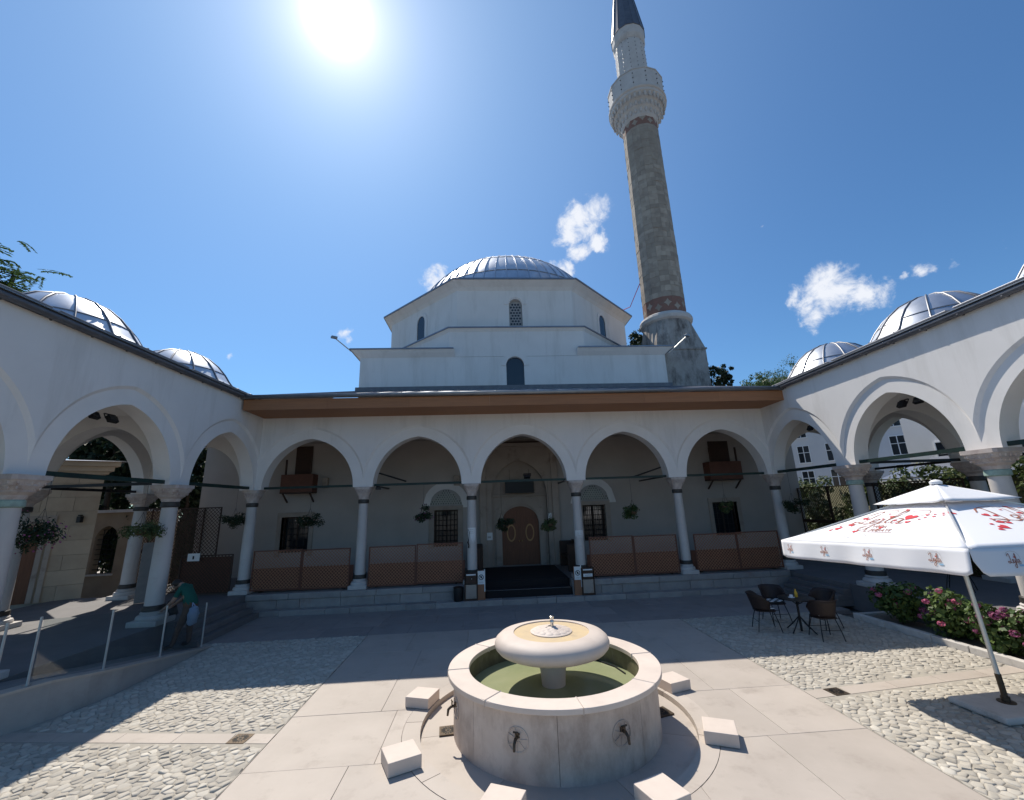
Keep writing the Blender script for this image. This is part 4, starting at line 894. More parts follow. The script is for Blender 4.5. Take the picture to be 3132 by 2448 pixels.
hyd = [(9.02,4.05,.62,'large hydrangea bush at the shaded far end of the flower bed','leaf_hyd','flower',.5),(9.06,2.95,.66,'tall hydrangea bush with bright pink heads, half in sun','leaf_hyd','flower',1.),(9.02,1.95,.56,'low hydrangea with purplish heads left of the parasol pole','leaf_hyd','flower_dark',1.3),
       (9.0,1.1,.5,'hydrangea with purple heads at the right picture edge','leaf_hyd','flower_dark',1.4),(9.0,.2,.5,'hydrangea with faded purple heads nearest the camera','leaf_hyd','flower_dark',1.2)]
for i, (x, yy, r, lb, lm, fm_, fl) in enumerate(hyd):
    t = thing('hydrangea', lb, 'bush', (x,yy,.07), 'hydrangeas in the flower bed'); rg = np.random.default_rng(40+i)
    cs = [(x+rg.normal(0,.12), yy+rg.normal(0,.24), .07+r*(.35+.75*rg.random())) for _ in range(9)]
    P, N = blob_points(cs, [r*.48]*9, 1500, i+5, .5); ok = P[:,2] > .09; obj('stems', MB().add(*(lambda m: (m.v, m.f))(sum([], MB()) if False else MB().tube([(x,yy,.0),(x,yy,r*.7)], .02, 5))), 'bark', t)
    leaf_mesh('foliage', P[ok], N[ok], .11, lm, t, .68, i)
    for k in range(int(17*fl)):
        c = cs[k % 9]; d = rg.normal(size=3); d[2] = abs(d[2])*.9+.1; d[0] -= .5; d /= np.linalg.norm(d); p = np.array(c)+d*r*.52
        if p[2] < .2: continue
        q = rg.normal(size=(70,3)); q /= np.linalg.norm(q,axis=1)[:,None]; R = rg.uniform(.045,.085); leaf_mesh('flower_head', p+q*R*np.array([1,1,.75]), q, .034, fm_, t, .9, i*50+k, curl=.0)
# ================================================================== PARASOL
pa = thing('parasol', 'large square white parasol with red hearts and script lettering', 'parasol', (6.74,.32,0))
PC = Vector((6.66,.33,0)); ROT = math.radians(-1.0); TL = math.radians(2.6); HP = 1.64; ZE, ZP = 2.285, 3.05
PM = Matrix.Translation(PC+Vector((0,0,ZE))) @ Matrix.Rotation(-TL,4,'X') @ Matrix.Rotation(ROT,4,'Z')
def cano(u, v):                       # canopy height above its rim plane, u,v in [-1,1] of the half width
    m = max(abs(u),abs(v)); return (ZP-ZE)*(1-m)-.05*math.sin(PI*min(1,m))*(1-abs(abs(u)-abs(v)))**2
def face_pt(side, s, h, lift=0.):     # side 0: towards -X (left face), 1: towards -Y (front face); s along, h from rim to peak (0..1)
    m = 1-h; u, v = (-m, -s*m) if side == 0 else (s*m, -m)     # s in -1..1 left to right as seen from outside
    n = Vector((-(ZP-ZE)/HP,0,1)) if side == 0 else Vector((0,-(ZP-ZE)/HP,1)); n.normalize()
    return PM @ (Vector((u*HP, v*HP, cano(u,v)))+n*lift)
G = 24; inner = .36; cv = []; cf = []
for side in range(4):
    b = len(cv)
    for j in range(G//2+1):
        h = j/(G//2)*(1-inner*.72)
        for i in range(G+1):
            s = -1+2*i/G; m = 1-h; u, v = [(-m,-s*m),(s*m,-m),(m,s*m),(-s*m,m)][side]; cv.append(PM @ Vector((u*HP, v*HP, cano(u,v))))
    for j in range(G//2):
        for i in range(G): cf.append((b+j*(G+1)+i, b+j*(G+1)+i+1, b+(j+1)*(G+1)+i+1, b+(j+1)*(G+1)+i))
cn = obj('canopy', MB().add(cv, cf), 'canvas', pa, smooth=25); cn.modifiers.new('s','SOLIDIFY').thickness = .003
tv = []; tf = []
for side in range(4):
    b = len(tv)
    for j in range(7):
        m = (1-j/6)*inner+.0005
        for i in range(9):
            s = -1+2*i/8; u, v = [(-m,-s*m),(s*m,-m),(m,s*m),(-s*m,m)][side]; tv.append(PM @ Vector((u*HP, v*HP, (ZP-ZE)*(1-m)*1.0+.075-.02*(1-s*s)*(m/inner))))
    for j in range(6):
        for i in range(8): tf.append((b+j*9+i, b+j*9+i+1, b+(j+1)*9+i+1, b+(j+1)*9+i))
vt = obj('vent_cap', MB().add(tv, tf), 'canvas', pa, smooth=25); vt.modifiers.new('s','SOLIDIFY').thickness = .003
obj('finial_knob', MB().lathe([(.075,-.02),(.08,.02),(.05,.045),(.01,.055)], 16).xf(PM @ Matrix.Translation((0,0,ZP-ZE+.08))), 'white', pa, smooth=40)
VH = .30
def val_pt(side, s, h, lift=0.):      # valance: h 0 (top) .. 1 (bottom)
    bulge = .018*math.sin(s*7.0+side)*h+.012*math.sin(s*15)*h+.03*h
    e = HP+bulge+lift; x, y = (-e, -s*HP) if side == 0 else (s*HP, -e) if side == 1 else (e, s*HP) if side == 2 else (-s*HP, e)
    return PM @ Vector((x, y, -VH*h-.004))
for side in range(4):
    vv = []; N = 56; M_ = 6
    for j in range(M_+1):
        for i in range(N+1):
            s = -1+2*i/N; gap = 1-.035 if side in (1,) and s < -.955 else 1
            edge = max(0., (abs(s)-.93)/.07); hh = j/M_*(1-.55*edge**2 if (side == 1 and s < 0) else 1-.12*edge**2)
            vv.append(val_pt(side, s, hh))
    vo = obj('valance', MB().add(vv, [(j*(N+1)+i, j*(N+1)+i+1, (j+1)*(N+1)+i+1, (j+1)*(N+1)+i)[::-1] for j in range(M_) for i in range(N)]), 'canvas', pa, smooth=60); vo.modifiers.new('s','SOLIDIFY').thickness = .003
obj('pole', MB().tube([(6.74,.32,.42),tuple(PM @ Vector((0,0,ZP-ZE-.02)))], .029, 12), 'alu', pa, smooth=50)
obj('lower_pole', MB().tube([(6.745,.31,.10),(6.74,.32,.45)], .036, 12), 'bronze', pa, smooth=50)
for k in range(8):
    a = [(-1,-1),(0,-1),(1,-1),(1,0),(1,1),(0,1),(-1,1),(-1,0)][k]
    obj('rib', MB().bar(PM @ Vector((a[0]*.06,a[1]*.06,ZP-ZE-.06)), PM @ Vector((a[0]*HP*.985,a[1]*HP*.985,-.012)), .016, .022), 'alu', pa)
    obj('strut', MB().bar(PM @ Vector((a[0]*.05,a[1]*.05,-.05)), PM @ Vector((a[0]*HP*.5,a[1]*HP*.5,(ZP-ZE)*.5-.06)), .014, .018), 'alu', pa)
bs = thing('concrete_weight', 'heavy grey concrete slab holding the parasol pole', 'concrete slab', (6.62,.25,.01))
obj('slab', MB().box((6.66,.27,.055),(.95,.72,.085), .05), 'kerbstone', bs, bevel=.03)
obj('socket', MB().lathe([(.10,.095),(.10,.11),(.05,.115),(.05,.17)], 16, (6.745,.31,0)), 'bronze', bs, smooth=40)
# lettering, drawn as strokes on the cloth
def stroke(mb, pts, w, fn, closed=False):
    n = len(pts); L, R = [], []
    for i in range(n):
        a, b = pts[max(0,i-1)], pts[min(n-1,i+1)]; t = (b[0]-a[0], b[1]-a[1]); l = math.hypot(*t) or 1; nx, ny = -t[1]/l, t[0]/l; ww = (w[i] if isinstance(w,(list,tuple)) else w)/2
        L.append(fn(pts[i][0]+nx*ww, pts[i][1]+ny*ww)); R.append(fn(pts[i][0]-nx*ww, pts[i][1]-ny*ww))
    mb.add(L+R, [(i,i+1,n+i+1,n+i) for i in range(n-1)])
def smooth_pts(P, m=6):
    out = []; n = len(P)
    for i in range(n-1):
        p0, p1, p2, p3 = P[max(0,i-1)], P[i], P[i+1], P[min(n-1,i+2)]
        for k in range(m):
            t = k/m; out.append(tuple(.5*((2*p1[c])+(-p0[c]+p2[c])*t+(2*p0[c]-5*p1[c]+4*p2[c]-p3[c])*t*t+(-p0[c]+3*p1[c]-3*p2[c]+p3[c])*t**3) for c in (0,1)))
    return out+[P[-1]]
LEJLA = [  # unit: x-height 1, baseline 0
    [(.05,2.1),(.5,2.75),(1.0,2.9),(1.05,2.5),(.85,1.4),(.6,.35),(.2,-.05),(-.35,.0),(-.5,.3),(-.1,.5),(.5,.2),(1.1,-.1),(1.45,.05)],   # L
    [(1.35,.35),(1.8,.55),(1.95,.9),(1.7,1.05),(1.45,.75),(1.45,.25),(1.7,.0),(2.1,.15),(2.45,.6)],                                   # e
    [(2.55,1.0),(2.45,.2),(2.25,-.9),(1.95,-1.5),(1.5,-1.55),(1.45,-1.1),(1.9,-.6),(2.6,-.05),(2.95,.4)],                             # j
    [(2.9,.4),(3.3,1.6),(3.5,2.6),(3.35,2.9),(3.15,2.4),(3.0,1.2),(3.0,.3),(3.2,.0),(3.45,.15)],                                      # l
    [(4.25,.95),(3.85,1.0),(3.55,.65),(3.55,.2),(3.8,.0),(4.1,.3),(4.3,.9),(4.25,.3),(4.4,.0),(4.7,.15)]]                             # a
def heart_poly(cx, cy, s, rot=0.):
    P = []
    for k in range(22):
        t = 2*PI*k/22; x = 16*math.sin(t)**3/17; y = (13*math.cos(t)-5*math.cos(2*t)-2*math.cos(3*t)-math.cos(4*t))/17
        P.append((cx+s*(x*math.cos(rot)-y*math.sin(rot)), cy+s*(x*math.sin(rot)+y*math.cos(rot))))
    return P
FONT = {'V':[[(0,1),(.4,0),(.8,1)]],'O':[[(.4,1),(.1,.75),(.1,.25),(.4,0),(.7,.25),(.7,.75),(.4,1)]],'D':[[(0,0),(0,1),(.4,1),(.7,.7),(.7,.3),(.4,0),(0,0)]],'A':[[(0,0),(.4,1),(.8,0)],[(.15,.38),(.65,.38)]],
        'L':[[(0,1),(0,0),(.6,0)]],'J':[[(.5,1),(.5,.2),(.3,0),(.05,.1)]],'U':[[(0,1),(0,.25),(.35,0),(.7,.25),(.7,1)]],'B':[[(0,0),(0,1),(.45,1),(.6,.78),(.45,.54),(0,.54),(.5,.54),(.7,.28),(.5,0),(0,0)]],'I':[[(.1,0),(.1,1)]]}
def caps(mb, txt, x, y, h, w, fn):
    for ch in txt:
        for st in FONT[ch]: stroke(mb, [(x+p[0]*h*.8, y+p[1]*h) for p in st], w, fn)
        x += h*(.35 if ch == 'I' else .88)
def big_logo(side, s0, h0, k, parent):
    # plane coordinates in metres: x along the rim, y up the slope
    slope = math.hypot(HP, ZP-ZE)
    def fn(x, y):
        h = h0+(y*k)/slope; m = 1-h; return face_pt(side, (s0*HP+x*k)/(HP*m) if abs(m) > .05 else 0, h, .006)
    mb = MB()
    for st in LEJLA: 
        p = [(a*.25-.52, b*.21) for a, b in st]; q = smooth_pts(p); stroke(mb, q, [.012+.02*abs(math.sin(i*.35)) for i in range(len(q))], fn)
    stroke(mb, smooth_pts([(-.55,.42),(-.3,.62),(.1,.6),(.0,.2),(-.25,-.25),(-.4,-.45)]), .012, fn)
    stroke(mb, smooth_pts([(.45,.55),(.75,.62),(.85,.45),(.6,.2)]), .012, fn)
    caps(mb, 'VODA', .12, -.22, .10, .02, fn); caps(mb, 'LJUBAVI', .06, -.38, .11, .02, fn); stroke(mb, [(.02,-.42),(.76,-.42)], .012, fn)
    obj('lettering', mb, 'print_brown', parent)
    hs = [(-.95,-.30,.055,.5),(-.80,-.22,.10,.4),(-.86,-.08,.04,.3),(-.62,-.02,.075,.3),(-.52,-.08,.055,.2),(-.62,.12,.03,0),(-.50,.30,.075,.2),(-.38,.24,.05,.3),(-.15,-.40,.07,.2),(.62,.28,.14,-.1),(.40,.12,.04,0),(.72,.06,.06,.2),(.55,-.02,.03,.1),(.35,-.22,.055,0),(.18,.30,.055,.2),(.0,.46,.03,0),(.30,.62,.05,-.2),(.88,.40,.04,.1),(.92,.28,.03,.2),(1.0,.44,.03,.1),(1.05,.34,.035,.3),(1.12,.5,.03,0),(1.18,.42,.03,.1),(1.22,.56,.075,0),(.86,.2,.03,.1),(.05,.2,.03,0)]
    for x, y, s, r in hs: obj('heart', MB().add([fn(*p) for p in heart_poly(x,y,s,r)], [tuple(range(22))]), 'print_red', parent)
    g = MB(); stroke(g, smooth_pts([(-.3,-.58),(-.1,-.5),(.2,-.52),(.3,-.62),(.05,-.7),(-.2,-.64),(-.3,-.58)]), .01, fn); obj('signature', g, 'print_grey', parent)
big_logo(0, -.10, .36, .72, cn); big_logo(1, .0, .36, .72, cn)
def small_logo(side, s, parent):
    k = .034
    def fn(x, y): return val_pt(side, s+(x-2.0)*k/HP*.9, .55-(y*k)/VH*.95, .005)
    mb = MB()
    for st in LEJLA:
        q = smooth_pts(st, 5); stroke(mb, q, .22, fn)
    obj('lettering', mb, 'print_brown', parent)
    g = MB(); stroke(g, smooth_pts([(-.4,2.4),(.4,3.3),(2.0,3.7),(4.0,3.4),(4.9,2.2),(4.8,.9)]), .09, fn); obj('flourish', g, 'print_grey', parent)
    obj('heart', MB().add([fn(*p) for p in heart_poly(2.75,1.75,.36)], [tuple(range(22))]), 'print_red', parent)
    obj('blue_mark', MB().add([fn(x,y) for x, y in ((3.3,-1.3),(5.2,-1.3),(5.2,-.7),(3.3,-.7))], [(0,1,2,3)]), 'print_blue', parent)
    obj('grey_mark', MB().add([fn(x,y) for x, y in ((3.0,-.6),(4.6,-.6),(4.6,-.25),(3.0,-.25))], [(0,1,2,3)]), 'print_grey', parent)
for s in (-.86,-.36,.16,.74): small_logo(0, s, vo)
for s in (-.72,-.22,.28,.78): small_logo(1, s, vo)
# ================================================================== LATTICE SCREENS, BOARDS
def lattice(mb, w, h, sp=.098, t=.015, d=.008):
    """diagonal laths in both directions inside 0..w x 0..h, in the xz plane"""
    for s, y in ((1,-d/2-.001),(-1,d/2+.001)):
        c = -h
        while c < w+h:
            # line x = c + s*z
            P = []
            for z in (0., h):
                P.append((c+s*z if s > 0 else c+h-z, z))
            (xa,za),(xb,zb) = P
            def clip(xa, za, xb, zb):
                dx, dz = xb-xa, zb-za; t0, t1 = 0., 1.
                for p, q in ((-dx,xa),(dx,w-xa)):
                    if abs(p) < 1e-9:
                        if q < 0: return None
                    else:
                        r = q/p
                        if p < 0: t0 = max(t0,r)
                        else: t1 = min(t1,r)
                return None if t1-t0 < .03 else ((xa+dx*t0,za+dz*t0),(xa+dx*t1,za+dz*t1))
            q = clip(xa,za,xb,zb)
            if q: mb.bar((q[0][0],y,q[0][1]),(q[1][0],y,q[1][1]), d, t)
            c += sp
    return mb
def screen(x0, x1, y, z0, z1, label, rz=0., group='lattice screens along the porch', mat='wood_red', tilt=0., loc=None, sp=.105):
    w, h = x1-x0, z1-z0
    t = thing('lattice_screen', label, 'lattice screen', loc or (x0,y,z0), group, rz, local=True); t.rotation_euler = (tilt,0,rz)
    f = .035
    for nm, lo, hi in (('stile',(0,-.02,0),(f,.02,h)),('stile',(w-f,-.02,0),(w,.02,h)),('rail',(f,-.019,0),(w-f,.019,f)),('rail',(f,-.019,h-f),(w-f,.019,h))): obj(nm, MB().b2(lo,hi), mat, t, loc=(0,0,0))
    mb = lattice(MB(), w-2*f, h-2*f, sp); mb.v = [(a+f,b,c+f) for a,b,c in mb.v]
    obj('laths', mb, 'lath' if mat == 'wood_red' else mat, t, loc=(0,0,0), kind='stuff')
    return t
names = ['leftmost','second','third','fourth','fifth','sixth','seventh','eighth']
k = 0
for i in (0,1,3,4):
    a, b = CX[i]+.30, CX[i+1]-.30; m = (a+b)/2
    for p, q in ((a,m-.008),(m+.008,b)):
        screen(p, q, YF-.16+.02*math.sin(k*3), FLOOR+.07+.015*math.cos(k*2), 1.87+.02*math.sin(k*5), '%s of the eight reddish wooden lattice panels closing the porch, counted from the left' % names[k], tilt=-.02); k += 1
    bd = thing('low_barrier', 'low solid reddish board behind the lattice of the %s porch bay' % ('leftmost','second','','fourth','rightmost')[i], 'barrier', (a,YF+.12,FLOOR), 'low boards behind the lattice screens')
    obj('board', MB().b2((a-.06,YF+.06,FLOOR+.03),(b+.06,YF+.09,1.30)), 'wood_red', bd); obj('foot', MB().b2((a+.2,YF-.0,FLOOR),(a+.26,YF+.3,FLOOR+.04)).b2((b-.26,YF-.0,FLOOR),(b-.2,YF+.3,FLOOR+.04)), 'wood_dark', bd)
ls = screen(0, 1.62, 0, FLOOR+.05, 1.80, 'dark brown lattice panel left of the corner column at the gallery end', loc=(-10.35,YF-.05,FLOOR+.05), group=None, mat='wood_dark')
obj('backing', MB().b2((.03,.03,.02),(1.6,.05,1.1)), 'wood_red', ls, loc=(0,0,0))
nt_ = thing('notice', 'small white notice pinned to the dark panel beside the corner column', 'notice', (-10.0,YF-.12,1.7))
A = at(1228*.46866,1400+628*.46866,1,YF-.12); B = at(1300*.46866,1400+675*.46866,1,YF-.12)
obj('sheet', MB().b2((A.x,YF-.125,B.z),(B.x,YF-.12,A.z)), 'paper', nt_); obj('mark', MB().b2(((A.x+B.x)/2-.03,YF-.13,(A.z+B.z)/2-.06),((A.x+B.x)/2+.02,YF-.126,(A.z+B.z)/2+.04)), 'print_black', nt_)
for s in (-1,1):
    X = -12.12 if s < 0 else 13.55
    side = 'left' if s < 0 else 'right'
    for j in range(2):
        y0 = YF+.25+j*1.72
        ts = screen(0, 1.68, 0, FLOOR, 3.35, 'tall dark lattice screen at the %s end of the porch, %s of the two' % (side, 'nearer' if j == 0 else 'farther'), rz=PI/2, loc=(X,y0,FLOOR+.01), group='tall lattice screens at the porch ends', mat='wood_dark', sp=.12)
        if s > 0 or j == 0: obj('middle_rail', MB().b2((0,-.025,1.3),(1.68,.025,1.42)), 'wood_dark', ts, loc=(0,0,0))
tl = screen(0, 3.0, 0, FLOOR, 3.35, 'tall dark lattice screen on the outer side of the right gallery near the porch', rz=PI/2, loc=(13.5,5.7,FLOOR+.01), group='tall lattice screens at the porch ends', mat='wood_dark', sp=.12)
tl2 = screen(0, 2.3, 0, FLOOR, 3.3, 'tall brown lattice screen standing in the left gallery behind the second row column', rz=0, loc=(-12.0,9.6,FLOOR+.01), group='tall lattice screens at the porch ends', mat='wood_dark', sp=.12)
# little wooden balconies high on the porch wall
for s, lb in ((-1,'left'),(1,'right')):
    if s < 0: q = [at(700+a*.46866,1150+b*.46866,1,YB-.55) for a, b in ((330,770),(550,640))]; dr_ = [at(700+a*.46866,1150+b*.46866,1,YB-.02) for a, b in ((430,640),(553,460))]
    else: q = [at(2100+a*.3515,1150+b*.3515,1,YB-.55) for a, b in ((215,910),(470,740))]; dr_ = [at(2100+a*.3515,1150+b*.3515,1,YB-.02) for a, b in ((205,745),(350,567))]
    t = thing('wooden_balcony', 'dark wooden box balcony with a door above, high on the porch wall at the %s' % lb, 'balcony', ((q[0].x+q[1].x)/2,YB,q[0].z), 'wooden balconies on the porch wall')
    x0, x1, z0, z1 = q[0].x, q[1].x, q[0].z, q[1].z
    obj('floor', MB().b2((x0,YB-.55,z0),(x1,YB,z0+.05)), 'wood_dark', t); obj('front_board', MB().b2((x0,YB-.55,z0+.05),(x1,YB-.51,z1)), 'wood_red', t)
    for xx in (x0, x1-.04): obj('side_board', MB().b2((xx,YB-.51,z0+.05),(xx+.04,YB,z1)), 'wood_red', t)
    obj('door', MB().b2((dr_[0].x,YB-.03,z0+.3),(dr_[1].x,YB+.02,dr_[1].z)), 'wood_dark', t)
    for xx in (x0+.14, x1-.14): obj('post', MB().b2((xx-.03,YB-.5,z1),(xx+.03,YB-.44,z1+.62)), 'wood_dark', t)
    obj('brace', MB().bar((x0+.1,YB-.5,z0),(x0+.1,YB-.02,z0-.35),.05,.05).bar((x1-.1,YB-.5,z0),(x1-.1,YB-.02,z0-.35),.05,.05), 'wood_dark', t)
# ================================================================== HANGING BASKETS
def basket(p, ztop, label, seed, kind='leaf_dark', r=.24, fl=None):
    t = thing('hanging_basket', label, 'hanging basket', tuple(p), 'hanging flower baskets under the arches'); p = Vector(p)
    r *= 1.25; obj('bowl', MB().lathe([(.04,-.11),(.08,-.09),(.12,-.04),(.13,.0),(.12,.01)], 16, p), 'coir', t, smooth=40)
    obj('hanger', MB().tube([p+Vector((.16,0,0)),p+Vector((0,0,.42))], .004, 4).tube([p+Vector((-.12,.1,0)),p+Vector((0,0,.42))], .004, 4).tube([p+Vector((-.1,-.12,0)),p+Vector((0,0,.42))], .004, 4).tube([p+Vector((0,0,.42)),Vector((p.x,p.y,ztop))], .004, 4), 'black_metal', t)
    rg = np.random.default_rng(seed); cs = [tuple(p+Vector((rg.normal(0,r*.5),rg.normal(0,r*.45),rg.normal(-.01,.085)))) for _ in range(8)]
    P, N = blob_points(cs, [r*.55]*8, 900, seed, .2, .8); leaf_mesh('foliage', P, N, .085, kind, t, .36, seed)
    if fl:
        P, N = blob_points(cs, [r*.68]*8, 90, seed+1, .8, .8); leaf_mesh('blossoms', P, N, .04, fl, t, .9, seed+1, kind='stuff')
D2 = PW/2184
bl = [(500,1112,8.85,'on the corner column side of the leftmost porch bay','leaf_dark',.27,None),(660,1112,8.93,'with pale blossoms in front of the left dark window','leaf_dark',.24,'flower_pale'),(903,1100,8.93,'with pinkish blossoms left of the arched window','leaf_dark',.23,'flower_dark'),
      (1070,1120,8.93,'left of the two hanging before the door','leaf_dark',.22,None),(1172,1118,8.93,'right of the two hanging before the door','leaf_vine',.24,None),(1350,1092,8.93,'of bright fern hanging alone in the fourth bay','leaf',.25,None),(1548,1080,8.93,'of yellow-green leaves at the right dark window','leaf_vine',.2,None)]
for i, (u, v, Y, lb, kd, r, fl) in enumerate(bl): basket(at(u*D2,v*D2,1,Y), 3.83, 'hanging basket '+lb, 60+i, kd, r, fl)
for i, (u, v, X, lb, kd, r, fl) in enumerate([(85,1135,-8.62,'big and reddish, between the two nearest columns of the left gallery','leaf_dark',.36,'flower_dark'),(300,1132,-8.55,'leafy, left of the second gallery column','leaf_vine',.30,None),(1692,1078,9.95,'dark, just right of the right corner column','leaf_dark',.26,None)]):
    basket(at(u*D2,v*D2,0,X), 3.83, 'hanging basket '+lb, 80+i, kd, r, fl)
basket(at(8,1128*1.0,0,-8.62) if False else Vector((-8.6,.55,2.8)), 3.83, 'hanging basket at the left picture edge, mostly out of view', 90, 'leaf_dark', .3, 'flower_dark')
# ================================================================== DOOR-SIDE FURNITURE
def flat_ring(mb, c, r0, r1, y, n=28):
    for k in range(n):
        a, b = 2*PI*k/n, 2*PI*(k+1)/n; mb.add([(c[0]+r0*math.cos(a),y,c[1]+r0*math.sin(a)),(c[0]+r1*math.cos(a),y,c[1]+r1*math.sin(a)),(c[0]+r1*math.cos(b),y,c[1]+r1*math.sin(b)),(c[0]+r0*math.cos(b),y,c[1]+r0*math.sin(b))], [(0,1,2,3)])
for x, hx, lb in ((-.72,0,'left of the black entrance steps'),(2.40,1,'right of the black entrance steps')):
    t = thing('sign_post', 'short brown wooden post with a white prohibition sign, '+lb, 'sign post', (x,8.42,.155), 'sign posts at the entrance')
    obj('post', MB().box((x,8.44,.155+.43),(.24,.12,.86)), 'wood_post', t, bevel=.01); y = 8.44-.065
    sg = obj('sign_board', MB().b2((x-.11,y-.008,.62),(x+.11,y,1.02)), 'paper', t)
    m = MB(); flat_ring(m, (x,.83), .062, .082, y-.0105); m.bar((x-.05,y-.0105,.88),(x+.05,y-.0105,.78),.001,.016); m.add([(x-.03,y-.0115,.80),(x+.035,y-.0115,.80),(x+.02,y-.0115,.86),(x-.012,y-.0115,.875)],[(0,1,2,3)]); obj('pictogram', m, 'print_black', sg)
    obj('caption', MB().b2((x-.07,y-.0105,.665),(x+.07,y-.009,.675)).b2((x-.05,y-.0105,.69),(x+.05,y-.009,.698)), 'print_grey', sg)
    obj('tape', MB().b2((x+.095,y-.012,.40),(x+.125,y-.002,1.06)), 'paper', t)
for x, lb in ((CX[2]-.02,'left'),(CX[3]+.08,'right')):
    t = thing('donation_box', 'dark framed collection box standing before the %s middle column' % lb, 'collection box', (x,8.42,.155), 'collection boxes at the entrance')
    obj('frame', MB().b2((x-.21,8.33,.155),(x-.17,8.55,.98)).b2((x+.17,8.33,.155),(x+.21,8.55,.98)).b2((x-.17,8.335,.155),(x+.17,8.545,.21)), 'wood_dark', t, bevel=.006)
    obj('body', MB().b2((x-.17,8.35,.215),(x+.17,8.54,.62)), 'portal', t); obj('upper_box', MB().b2((x-.21,8.33,.64),(x+.21,8.55,.96)), 'wood_dark', t, bevel=.008)
    obj('label', MB().b2((x-.15,8.322,.90),(x+.15,8.329,.94)), 'paper', t)
    if lb == 'right': obj('second_label', MB().b2((x-.15,8.322,.71),(x+.15,8.329,.80)), 'paper', t); obj('print', MB().b2((x-.1,8.318,.745),(x+.1,8.321,.765)), 'print_grey', t)
    obj('lock', MB().sphere((x+.02,8.322,.80), .014, 8, 5), 'steel', t)
tb = thing('waste_bin', 'black cylindrical waste bin left of the left collection box', 'bin', (CX[2]-.43,8.40,.155))
obj('drum', MB().lathe([(.13,.155),(.15,.2),(.155,.52),(.15,.55)], 20, (CX[2]-.43,8.41,0)), 'black', tb, smooth=40); obj('lid', MB().lathe([(.157,.545),(.157,.565),(.1,.585),(.02,.59)], 20, (CX[2]-.43,8.41,0)), 'black_metal', tb, smooth=40)
def paper_on_column(x, z0, z1, wrap, label, seed):
    t = thing('paper_notice', label, 'notice', (x,YF-.17,z0), 'papers taped to the middle columns'); m = MB(); n = 10; r = .165
    for k in range(n):
        a0, a1 = -PI/2-wrap+2*wrap*k/n, -PI/2-wrap+2*wrap*(k+1)/n
        m.add([(x+r*math.cos(a0),YF+r*math.sin(a0),z0),(x+r*math.cos(a1),YF+r*math.sin(a1),z0),(x+r*math.cos(a1),YF+r*math.sin(a1),z1),(x+r*math.cos(a0),YF+r*math.sin(a0),z1)], [(0,1,2,3)])
    obj('sheet', m, 'paper', t, smooth=60)
    for j in range(3): zz = z1-.06-j*.06; obj('text_line', MB().b2((x-.07,YF-r-.003,zz),(x+.06,YF-r-.0015,zz+.012)), 'print_grey', t)
paper_on_column(CX[2], 1.82, 2.34, .9, 'long white paper notice on the left middle column', 1)
paper_on_column(CX[3], 1.86, 2.12, 1.0, 'white paper notice band on the right middle column', 2)
cb_ = thing('hanging_strap', 'dark looped strap hanging on the left middle column', 'strap', (CX[2]-.14,YF-.17,1.8))
obj('loop', MB().tube([(CX[2]-.12,YF-.19,1.95),(CX[2]-.15,YF-.19,2.15),(CX[2]-.12,YF-.19,2.3),(CX[2]-.08,YF-.19,2.2),(CX[2]-.1,YF-.19,1.95)], .008, 5), 'black', cb_); obj('handle', MB().tube([(CX[2]-.1,YF-.19,1.96),(CX[2]-.13,YF-.19,1.88),(CX[2]-.1,YF-.19,1.78),(CX[2]-.11,YF-.19,1.70)], [.012,.03,.02,.03], 6), 'black', cb_)
for x, z, lb in ((.20,1.80,'left'),(1.80,2.55,'right')):
    t = thing('wall_notice', 'white sheet on the portal stone %s of the door' % lb, 'notice', (x,YB-.17,z)); w, h = (.28,.3) if lb == 'left' else (.16,.22)
    x = -.42 if lb == 'left' else 2.18
    obj('sheet', MB().b2((x-w/2,YB-.172,z-h/2),(x+w/2,YB-.165,z+h/2)), 'paper', t); obj('print', MB().b2((x-w/4,YB-.176,z-h/4),(x+w/4,YB-.1725,z)), 'print_grey', t)
for s, x in ((-1,-.98),(1,2.75)):
    t = thing('wooden_bench', 'dark wooden bench end beside the portal, %s of the door' % ('left' if s < 0 else 'right'), 'bench', (x,YB-1.2,FLOOR))
    for yy in (YB-.5,YB-2.2): obj('end_panel', MB().b2((x-.28,yy-.04,FLOOR),(x+.28,yy+.04,1.55)), 'wood_dark', t, bevel=.03)
    obj('seat', MB().b2((x-.24,YB-2.16,1.0),(x+.24,YB-.54,1.05)), 'wood_dark', t); obj('backrest', MB().b2((x+s*.24-.02,YB-2.16,1.05),(x+s*.24+.02,YB-.54,1.6)), 'wood_dark', t)
# floodlights in the side arches and loudspeakers on the porch wall
for F, sgn, nm in ((LF,-1,'left'),(RF,1,'right')):
    sp = SLs if sgn < 0 else SRs
    for q in (-.22,.22):
        p = Vector(F(sp*1.5+q,-.42,5.22)); floodlight(tuple(p), math.atan2(F.N.y,F.N.x)+PI/2+.3*q, -.5, 'black floodlight under the arch crown of the %s gallery, %s of its pair' % (nm, 'farther' if q < 0 else 'nearer'))
p = Vector(RF(SRs*.5,-.42,5.2)); floodlight(tuple(p), math.atan2(RF.N.y,RF.N.x)+PI/2, -.5, 'single black floodlight in the corner arch of the right gallery')
floodlight((.95,YF+.1,4.0), 0., 1.0, 'black floodlight on the tie rod in front of the inscription plaque')
for u, v, lb in ((680,1030,'left'),(960,1025,'centre-left'),(1440,1020,'right')):
    c = at(u*D2+20,v*D2,1,YB-.1); o = obj('loudspeaker', MB().box((0,0,0),(.24,.18,.42)), 'portal', loc=tuple(c), bevel=.02); tag(o, 'grey box loudspeaker on the porch wall, %s' % lb, 'loudspeaker', 'loudspeakers on the porch wall')
